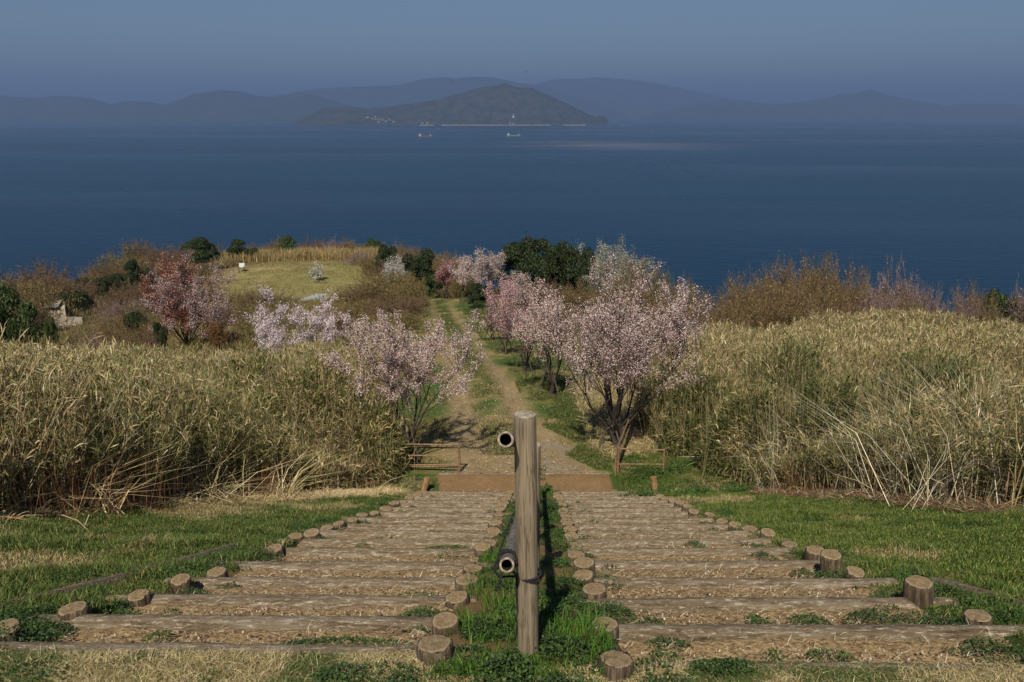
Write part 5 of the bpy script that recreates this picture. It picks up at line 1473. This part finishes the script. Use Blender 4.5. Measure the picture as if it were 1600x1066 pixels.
# dry root fibres, straw bits and pebbles on the earth steps
def step_litter(n, seed):
    rs = np.random.default_rng(seed)
    y = 3.1 + 10.9 * rs.random(n) ** 1.6
    left = rs.random(n) < .5
    x = np.where(left, L_IN(y) + (L_OUT(y) - L_IN(y)) * rs.random(n), R_IN(y) + (R_OUT(y) - R_IN(y)) * rs.random(n))
    kl = np.interp(y, LOGS_L, ZL); kr = np.interp(y, LOGS_R, ZR)
    dl = np.min(np.abs(y[:, None] - np.array(LOGS_L)[None]), 1); dr = np.min(np.abs(y[:, None] - np.array(LOGS_R)[None]), 1)
    d = np.where(left, dl, dr)
    keep = (d > .1) | (rs.random(n) < .35)
    z = np.where(left, kl, kr) - .035 + .03 * np.exp(-(d / .08) ** 2)
    x, y, z, n = x[keep], y[keep], z[keep], int(keep.sum())
    a = rs.normal(0, .7, n); l = rs.uniform(.015, .07, n) * (1 + .08 * (y - 3)); e = rs.normal(.05, .25, n)
    dd = np.column_stack([np.cos(a) * np.cos(e), np.sin(a) * np.cos(e), np.sin(e)]); b = np.column_stack([x, y, z])
    V, F = ribbons(np.stack([b, b + dd * l[:, None] * .5 + np.array([0, 0, .006]), b + dd * l[:, None]], 1), rs.uniform(.0015, .0035, n) * (1 + .10 * (y - 3)), unit(np.cross(dd, rand_dirs(n, rs) * .3 + np.array([0, 0, 1.0]))), (.7, 1, .4))
    acc = Acc(); acc.add(V, F, pick([(0.55, 0.46, 0.32), (0.42, 0.32, 0.18), (0.3, 0.2, 0.1), (0.12, 0.07, 0.035)], n, .2, rs, (2, 3, 2, 1.5)))
    set_props(link('root_fibres', acc.mesh('root_fibres', M_STRAW)), 'dry root fibres and straw bits strewn over the earth steps', 'litter', None, 'stuff')
    m = 9000
    y = 3.1 + 10.9 * rs.random(m) ** 1.4; left = rs.random(m) < .5
    x = np.where(left, L_IN(y) + (L_OUT(y) - L_IN(y)) * rs.random(m), R_IN(y) + (R_OUT(y) - R_IN(y)) * rs.random(m))
    z = np.where(left, np.interp(y, LOGS_L, ZL), np.interp(y, LOGS_R, ZR)) - .05
    c = np.column_stack([x, y, z]); u = np.array([0, 0, 1.0]); r = rs.uniform(.002, .007, m) * (1 + .06 * (y - 3))
    V, F = tubes(c - u * r[:, None], c + u * r[:, None] * .9, r * 1.1, r * .5, 5)
    F = np.concatenate([F]); acc = Acc(); acc.add(V, F, np.repeat(pick([(0.3, 0.22, 0.13), (0.42, 0.35, 0.26), (0.14, 0.09, 0.05)], m, .2, rs), 10, axis=0))
    n5 = np.arange(m)[:, None] * 10 + np.array([5, 6, 7, 8, 9])[None]
    acc.F.setdefault(5, []).append(n5)
    set_props(link('pebbles', acc.mesh('pebbles', M_STRAW)), 'small pebbles and soil crumbs on the earth steps', 'pebbles', None, 'stuff')
step_litter(11000, 408)

# straw litter at the foot of the thickets, rust brown mulch on the right
def litter(name, poly, n, pal, wts, label, seed, L=(.05, .22), w=.006, zup=.03, band=None, view=1.15):
    rs = np.random.default_rng(seed)
    P = pts_in(poly, n, rs, view)
    z = surf(P[:, 0], P[:, 1]) + .012 + rs.random(n) * zup
    a = rs.uniform(0, 6.28, n); l = rs.uniform(*L, n)
    e = rs.normal(.12, .18, n)
    d = np.column_stack([np.cos(a) * np.cos(e), np.sin(a) * np.cos(e), np.sin(e)])
    b = np.column_stack([P, z])
    V, F = ribbons(np.stack([b, b + d * l[:, None] * .5 + np.array([0, 0, .012]), b + d * l[:, None]], 1), w * rs.uniform(.6, 1.6, n), unit(np.cross(d, rand_dirs(n, rs) * .4 + np.array([0, 0, 1.0]))), (.8, 1, .3))
    acc = Acc(); acc.add(V, F, pick(pal, n, .2, rs, wts))
    set_props(link(name, acc.mesh(name, M_STRAW)), label, 'straw litter', None, 'stuff')
STRAW = [(0.5, 0.39, 0.2), (0.38, 0.28, 0.13), (0.6, 0.5, 0.3), (0.22, 0.14, 0.06)]
litter('straw_litter', [(-6.2, 7.2), (-5.1, 7.0), (-4.6, 9.2), (-3.9, 10.8), (-3.1, 11.8), (-2.2, 12.8), (-2.0, 13.5), (-2.4, 14.3), (-3.2, 13.8), (-4.2, 12.8), (-5.2, 10.4)], 24000, STRAW, (3, 3, 2, 1), 'pale straw litter lying along the foot of the left thicket', 501)
litter('straw_litter', [(5.4, 8.0), (5.0, 10.2), (4.1, 12.6), (4.7, 13.2), (5.7, 11.3), (6.4, 8.0)], 9000, [(0.17, 0.095, 0.05), (0.3, 0.21, 0.12), (0.11, 0.065, 0.035), (0.45, 0.37, 0.25)], (4, 2, 4, 1), 'rust brown mulch and dry stalks along the foot of the right thicket', 502)
litter('straw_litter', [(1.8, 16.6), (2.1, 15.8), (3.2, 16.2), (4.2, 18), (4.6, 24), (3.0, 25.5), (1.9, 24), (1.8, 20)], 17000, [(0.4, 0.31, 0.15), (0.5, 0.41, 0.22), (0.28, 0.2, 0.09), (0.12, 0.12, 0.04)], (3, 2, 2, 1), 'dry straw under the large right cherry tree', 503, (.08, .3), .008)
# weeds below the right thicket, and on the verges
rs = np.random.default_rng(410)
cl = [(float(rs.uniform(2.1, 4.9)), float(rs.uniform(12.6, 15.8)), .3, .22, .16, .5) for _ in range(46)]
cl += [(float(rs.uniform(-2.7, -1.75)), float(rs.uniform(13.3, 14.9)), .14, .1, .08, .5) for _ in range(12)]
cl += [(float(STAIR_C(14.4)) + float(rs.normal() * .14), float(rs.uniform(13.9, 15.3)), .12, .1, .07, .6) for _ in range(8)]
weeds('bank_weeds', cl, 'deep green leafy weeds on the bank round the right railing and the slanting stakes', 411, .034, 70, ((0.03, 0.075, 0.012), (0.045, 0.105, 0.018), (0.07, 0.13, 0.025), (0.1, 0.13, 0.04)))
cl = []
for k in range(60):
    x = float(rs.choice([rs.uniform(-6.2, -2.4), rs.uniform(2.8, 6.4)])); y = float(rs.uniform(3.4, 11.5))
    cl.append((x, y, rs.uniform(.12, .35), rs.uniform(.1, .3), rs.uniform(.03, .07), .6))
for k in range(40):
    y = float(rs.uniform(3.2, 12)); s = random.random() < .5
    cl.append((float(L_OUT(y)) - .28 if s else float(R_OUT(y)) + .3, y, .2, .16, .08, .8))
weeds('clover_weeds', cl, 'patches of dark clover in the lawns beside the flights', 412, .018, 150, ((0.03, 0.065, 0.014), (0.045, 0.09, 0.02), (0.06, 0.1, 0.025)))

# verge grass along the path
def verge(poly, n, pal, wts, label, seed, h=.06, w=.012, thr=(.4, .6), sc=1.3):
    rs = np.random.default_rng(seed)
    P = pts_in(poly, n, rs, 1.2)
    q = fbm(P[:, 0], P[:, 1], sc, seed % 50); P = P[rs.random(len(P)) < sstep(*thr, q)]
    V, F, c = blades('verge_grass', P, h * (1 + .01 * P[:, 1]), w * (1 + .02 * P[:, 1]), pal, wts, '', '', seed, .5)
    acc = Acc(); acc.add(V, F, c)
    set_props(link('verge_grass', acc.mesh('verge_grass', M_GRASS)), label, 'grass', None, 'stuff')
verge([(1.75, 15.1), (1.15, 16.2), (1.55, 17), (.75, 18.6), (.95, 20), (.25, 22), (.1, 24), (1.4, 26), (2.6, 23), (2.6, 18), (2.4, 15.4)], 42000, [(0.06, 0.09, 0.02), (0.085, 0.12, 0.03), (0.18, 0.16, 0.06)], (3, 2, 1), 'green grass between the sandy path and the large right cherry tree', 606, .05, .010, (.3, .5), .9)
verge([(1.2, 15.2), (3.2, 15.4), (3.4, 20), (4, 30), (3, 50), (1, 75), (-5.2, 75), (-3.0, 51), (-1.2, 36), (.3, 23.6), (1.1, 18)], 90000, [(0.05, 0.085, 0.02), (0.08, 0.115, 0.03), (0.2, 0.17, 0.07), (0.12, 0.12, 0.04)], (3, 2, 1.5, 2), 'green verge grass right of the sandy path', 601)
verge([(-1.5, 15.2), (-2.6, 15.6), (-3.6, 20), (-5, 26), (-7, 40), (-10, 60), (-11, 76), (-8, 76), (-5.6, 51), (-3.8, 36), (-2.1, 23.6), (-1.5, 18)], 60000, [(0.06, 0.08, 0.02), (0.13, 0.125, 0.04), (0.26, 0.21, 0.09)], (2, 2, 2), 'yellowish verge grass left of the sandy path', 602)
P = None
rs = np.random.default_rng(603); n = 30000
yy = 16.2 + 57 * rs.random(n) ** 1.3; dx = rs.normal(size=n) * .26
PP = np.column_stack([path_x(yy) + dx, yy]); PP = PP[rs.random(n) < sstep(.3, .5, fbm(PP[:, 0], PP[:, 1] * .5, .8, 7))]
V, F, c = blades('verge_grass', PP, .05, .012 * (1 + .02 * PP[:, 1]), [(0.06, 0.095, 0.022), (0.1, 0.12, 0.035), (0.16, 0.14, 0.05)], (2, 2, 1), '', '', 604, .5)
acc = Acc(); acc.add(V, F, c)
set_props(link('path_grass', acc.mesh('path_grass', M_GRASS)), 'low grass growing between the wheel tracks of the path', 'grass', None, 'stuff')
# fallen leaves and pebbles on the path
rs = np.random.default_rng(605); n = 2600
yy = 15 + 9 * rs.random(n) ** 1.3; PP = np.column_stack([path_x(yy) + rs.normal(size=n) * .9, yy])
C = np.column_stack([PP, surf(PP[:, 0], PP[:, 1]) + .03])
nn = unit(np.array([0, 0, 1.0]) + rs.normal(size=(n, 3)) * .3)
V, F = diamonds(C, np.cross(nn, rand_dirs(n, rs)), nn, rs.uniform(.015, .05, n), rs.uniform(.01, .03, n))
acc = Acc(); acc.add(V, F, np.repeat(pick([(0.5, 0.4, 0.2), (0.35, 0.27, 0.16), (0.4, 0.38, 0.33), (0.16, 0.11, 0.06)], n, .2, rs), 4, axis=0))
set_props(link('leaf_litter', acc.mesh('leaf_litter', M_STRAW)), 'fallen yellowish leaves scattered on the sandy path', 'leaf litter', None, 'stuff')

# dry field, hillside scrub, reeds behind the lawn
def field(poly, n, h, w, pal, wts, label, seed, name='field_grass', cat='dry grass', zup=0, lean=.35, thr=None):
    rs = np.random.default_rng(seed)
    P = pts_in(poly, n, rs, 1.2)
    if thr: P = P[rs.random(len(P)) < sstep(thr[0], thr[1], fbm(P[:, 0], P[:, 1], 5, seed % 40))]
    hv = h * (.5 + fbm(P[:, 0], P[:, 1], 2.5, seed % 37))
    V, F, c = blades(name, P, hv, w, pal, wts, '', '', seed, lean)
    tone = .75 + .5 * fbm(P[:, 0], P[:, 1], 4, 9)
    acc = Acc(); acc.add(V, F, c * tone[:, None])
    set_props(link(name, acc.mesh(name, M_STRAW)), label, cat, None, 'stuff')
DRYP = [(0.2, 0.155, 0.055), (0.27, 0.21, 0.085), (0.13, 0.12, 0.035), (0.1, 0.07, 0.03)]
field([(-3.5, 27), (-34, 26), (-62, 80), (-44, 84), (-34, 82), (-28, 84), (-20, 86), (-13, 82), (-10, 62), (-6, 40)], 130000, .5, .035, DRYP, (3, 2, 2, 1), 'dry yellowish grass of the hollow on the left', 701)
field([(-37, 93), (-39, 104), (-37, 116), (-28, 119), (-19, 116), (-16, 105), (-18, 94)], 42000, .10, .05, [(0.27, 0.22, 0.09), (0.2, 0.18, 0.065), (0.15, 0.155, 0.05), (0.34, 0.27, 0.13)], (3, 3, 2, 1), 'short dull grass of the round lawn on the knoll', 706, 'knoll_grass', 'grass', 0, .4)
field([(-44, 117.5), (-44, 122), (-12, 122), (-8, 116), (-15, 112), (-17, 117.5)], 26000, 1.5, .06, [(0.36, 0.27, 0.11), (0.27, 0.19, 0.08), (0.42, 0.34, 0.16)], (2, 2, 1), 'straw coloured tall reeds along the back edge of the lawn', 702, 'tall_reeds', 'reeds', 0, .15)
field([(-60, 84), (-40, 84), (-38, 92), (-41, 100), (-42, 110), (-40, 118), (-56, 124), (-75, 118), (-90, 108), (-84, 92), (-70, 84)], 90000, .9, .06, [(0.13, 0.09, 0.045), (0.18, 0.13, 0.06), (0.08, 0.08, 0.03), (0.22, 0.17, 0.08)], (3, 2, 2, 1), 'brown undergrowth on the slope left of the lawn', 703, 'undergrowth', 'undergrowth', 0, .5)
field([(2, 52), (14, 40), (22, 34), (34, 34), (40, 44), (26, 60), (12, 76), (-2, 100), (-12, 124), (-16, 118), (-14, 100), (-10, 84), (-2, 74)], 110000, .9, .05, [(0.14, 0.1, 0.045), (0.19, 0.14, 0.06), (0.09, 0.085, 0.03)], (3, 2, 2), 'brown undergrowth over the seaward slope behind the cherry trees', 704, 'undergrowth', 'undergrowth', 0, .5)
field([(-90, 118), (-60, 126), (-10, 126), (-4, 134), (-40, 140), (-95, 132)], 40000, 1.3, .08, [(0.14, 0.09, 0.045), (0.19, 0.13, 0.06), (0.1, 0.07, 0.035)], (3, 2, 2), 'brown undergrowth at the cliff edge behind the lawn', 705, 'undergrowth', 'undergrowth', 0, .5)

# ================================================================== small building, hedge, sign, low posts
M_CONC = mat_simple('beige_concrete', [(0.3, (0.38, 0.32, 0.22)), (0.6, (0.5, 0.43, 0.31)), (0.8, (0.58, 0.51, 0.38))], 1.2, .9, .2, .02)
M_CONCR = mat_simple('roof_concrete', [(0.3, (0.22, 0.19, 0.15)), (0.7, (0.34, 0.3, 0.24))], 1.5, .9, .2, .02)
M_GLASS = mat_simple('dark_window', [(0.3, (0.008, 0.01, 0.014)), (0.7, (0.02, 0.025, 0.035))], 2, .3, 0)
bz = ground_at(-54, 92)
def bpt(px, py, Y): return px_point(px, py, Y)
def solid(name, top, thick, mat, parent, org):
    """slab from four top corners, thick metres down"""
    V = [np.array(t) - org for t in top]; V = V + [v - np.array([0, 0, thick]) for v in V]
    F = [(0, 1, 2, 3), (7, 6, 5, 4), (0, 4, 5, 1), (1, 5, 6, 2), (2, 6, 7, 3), (3, 7, 4, 0)]
    me = bpy.data.meshes.new(name); me.from_pydata([tuple(v) for v in V], [], F); me.materials.append(mat)
    return link(name, me, parent)
org = np.array([-55.0, 92.0, bz - .5])
B = empty('concrete_building', tuple(org), 'small beige concrete building with a tilted flat roof beside the dark hedge', 'building')
# walls: front face from px 54..98
fl = np.array(bpt(55, 483, 90.5)); fr = np.array(bpt(101, 481.5, 90.5)); bl = fl + np.array([-1.4, 2.7, -.1]); br = fr + np.array([-1.4, 2.7, -.1])
solid('wall', [fl, fr, br, bl], 3.2, M_CONC, B, org)
rl = np.array(bpt(46, 482.5, 90.2)); rr_ = np.array(bpt(91, 480.5, 90.2)); rb = np.array(bpt(98, 469, 93.6)); rbl = np.array(bpt(60, 478, 93.6))
solid('roof', [rl + np.array([0, 0, .12]), rr_ + np.array([0, 0, .16]), rb + np.array([0, 0, .1]), rbl], .16, M_CONCR, B, org)
wl = np.array(bpt(67, 489.5, 90.45)); w2 = np.array(bpt(72.5, 489.5, 90.45))
win = solid('window', [wl, w2, w2 + np.array([0, .1, 0]), wl + np.array([0, .1, 0])], .42, M_GLASS, B, org)
lw = empty('concrete_wall', (bpt(97, 500, 86)[0], 86, ground_at(bpt(97, 500, 86)[0], 86)), 'low grey concrete retaining wall in front of the small building', 'wall')
a0 = np.array(bpt(83, 496, 86)); a1 = np.array(bpt(128, 496.5, 86)); og = np.array(lw.location)
solid('wall_face', [a0, a1, a1 + np.array([0, .3, 0]), a0 + np.array([0, .3, 0])], 1.4, M_CONCR, lw, og)
solid('wall_foot', [a0 + np.array([0, -.5, -.72]), a1 + np.array([0, -.5, -.72]), a1 + np.array([0, -.02, -.72]), a0 + np.array([0, -.02, -.72])], .6, M_CONC, lw, og)
# hedge: clipped block, front face in shade
def hedge(corners, h, label, seed):
    rs = np.random.default_rng(seed); acc = Acc()
    c = [np.array(q) for q in corners]
    n = 16000
    # box surface samples
    u = rs.random(n); v = rs.random(n); f = rs.integers(0, 3, n)
    A, Bq, Cq, Dq = c   # front-left, front-right, back-right, back-left  (top corners)
    P = np.where((f == 0)[:, None], (A * (1 - u[:, None]) + Bq * u[:, None]) - np.array([0, 0, 1]) * h * v[:, None],
                 np.where((f == 1)[:, None], (A * (1 - u[:, None]) + Bq * u[:, None]) * (1 - v[:, None]) + (Dq * (1 - u[:, None]) + Cq * u[:, None]) * v[:, None],
                          (Bq * (1 - u[:, None]) + Cq * u[:, None]) - np.array([0, 0, 1]) * h * v[:, None]))
    P = P + rs.normal(size=(n, 3)) * .05
    V, F = diamonds(P, rand_dirs(n, rs), rand_dirs(n, rs), rs.uniform(.08, .2, n), rs.uniform(.05, .12, n))
    acc.add(V, F, np.repeat(pick([(0.018, 0.034, 0.009), (0.028, 0.045, 0.012), (0.04, 0.05, 0.016)], n, .2, rs), 4, axis=0))
    o = link('clipped_hedge', acc.mesh('clipped_hedge', M_LEAF)); set_props(o, label, 'hedge')
hedge([bpt(98, 466, 95.5), bpt(135, 460, 97), bpt(134, 457, 99.5), bpt(98, 459, 99)], 2.1, 'dark clipped hedge block right behind the small building', 801)
hedge([bpt(46, 479, 94.8), bpt(98, 466, 95.8), bpt(98, 459.5, 99), bpt(58, 473, 99)], 1.4, 'long dark clipped hedge sloping up behind the roof of the building', 802)

# sign on the lawn
sx, sy = px_point(378, 428, 108)[0], 108.0
sz = ground_at(sx, sy)
sg = empty('notice_board', (sx, sy, sz), 'white notice board on two dark legs at the left end of the lawn', 'sign')
M_WB = mat_simple('white_board', [(0.3, (0.42, 0.42, 0.41)), (0.7, (0.52, 0.52, 0.5))], 3, .6, 0)
box_mesh('leg', (-.36, -.03, -.2), (-.30, .03, .95), M_STAKE, sg); box_mesh('leg', (.30, -.03, -.2), (.36, .03, .95), M_STAKE, sg)
pn = box_mesh('panel', (-.38, -.10, .72), (.38, -.05, 1.32), M_WB, sg); pn.rotation_euler = (R(-20), 0, 0)
# rock
def rock(x, y, s, label, seed):
    rs = np.random.default_rng(seed)
    V, F = lathe([(.02, .62), (.3, .6), (.62, .5), (.85, .3), (.95, .05), (.9, -.2)], 18, .25, seed % 20)
    V = V * np.array([s, s * .7, s * .8])
    me = mesh_np('rock', V, F, mat_simple('rock_material', [(0.3, (0.07, 0.06, 0.055)), (0.7, (0.2, 0.18, 0.16))], 3, .95, .6, .1), None, True)
    o = link('rock', me, None, (x, y, ground_at(x, y))); set_props(o, label, 'rock')
x = px_point(359, 431, 106)[0]; rock(x, 106, .42, 'grey rock lying at the left end of the lawn below the notice board', 9)
# low posts along the near edge of the lawn
GP = 'thin low posts along the near edge of the lawn'
for i, px in enumerate((367, 382, 411, 427, 443, 459, 474, 490, 506)):
    Y = 93.5; x = px_point(px, 447, Y)[0]; z = ground_at(x, Y)
    V, F, caps = bar_mesh((0, 0, -.2), (0, 0, .62), .028, 6)
    me = bpy.data.meshes.new('low_post'); me.from_pydata([tuple(v) for v in V], [], [tuple(map(int, f)) for f in F] + [tuple(c) for c in caps]); me.materials.append(M_STAKE)
    set_props(link('low_post', me, None, (x, Y, z)), f'{NTH[i]} thin low post along the near edge of the lawn', 'post', GP)
# pale steps down to the asphalt
M_PALE = mat_simple('pale_concrete', [(0.3, (0.22, 0.23, 0.22)), (0.7, (0.34, 0.34, 0.32))], 3, .9, .1, .01)
st = empty('pale_steps', (px_point(478, 470, 88)[0], 88, ground_at(px_point(478, 470, 88)[0], 88)), 'pale grey slatted steps climbing from the asphalt patch to the lawn', 'steps')
for k in range(7):
    box_mesh('tread', (-1.2 + k * .27, -1.0 + k * .55, -.1), (.1 + k * .27, -.62 + k * .55, .12 + .02 * k), M_PALE, st)
# white litter scrap
V, F = diamonds(np.array([[3.13, 13.9, -6.98], [3.15, 13.9, -6.94]]), np.array([[0, .2, 1.], [1, 0, .3]]), np.array([[0, -1., 0], [0, -1, .5]]), [.14, .1], [.08, .07])
acc = Acc(); acc.add(V, F, (0.7, 0.7, 0.66))
set_props(link('paper_scrap', acc.mesh('paper_scrap', M_STRAW)), 'small white scrap lying in the weeds right of the slanting stake', 'litter')
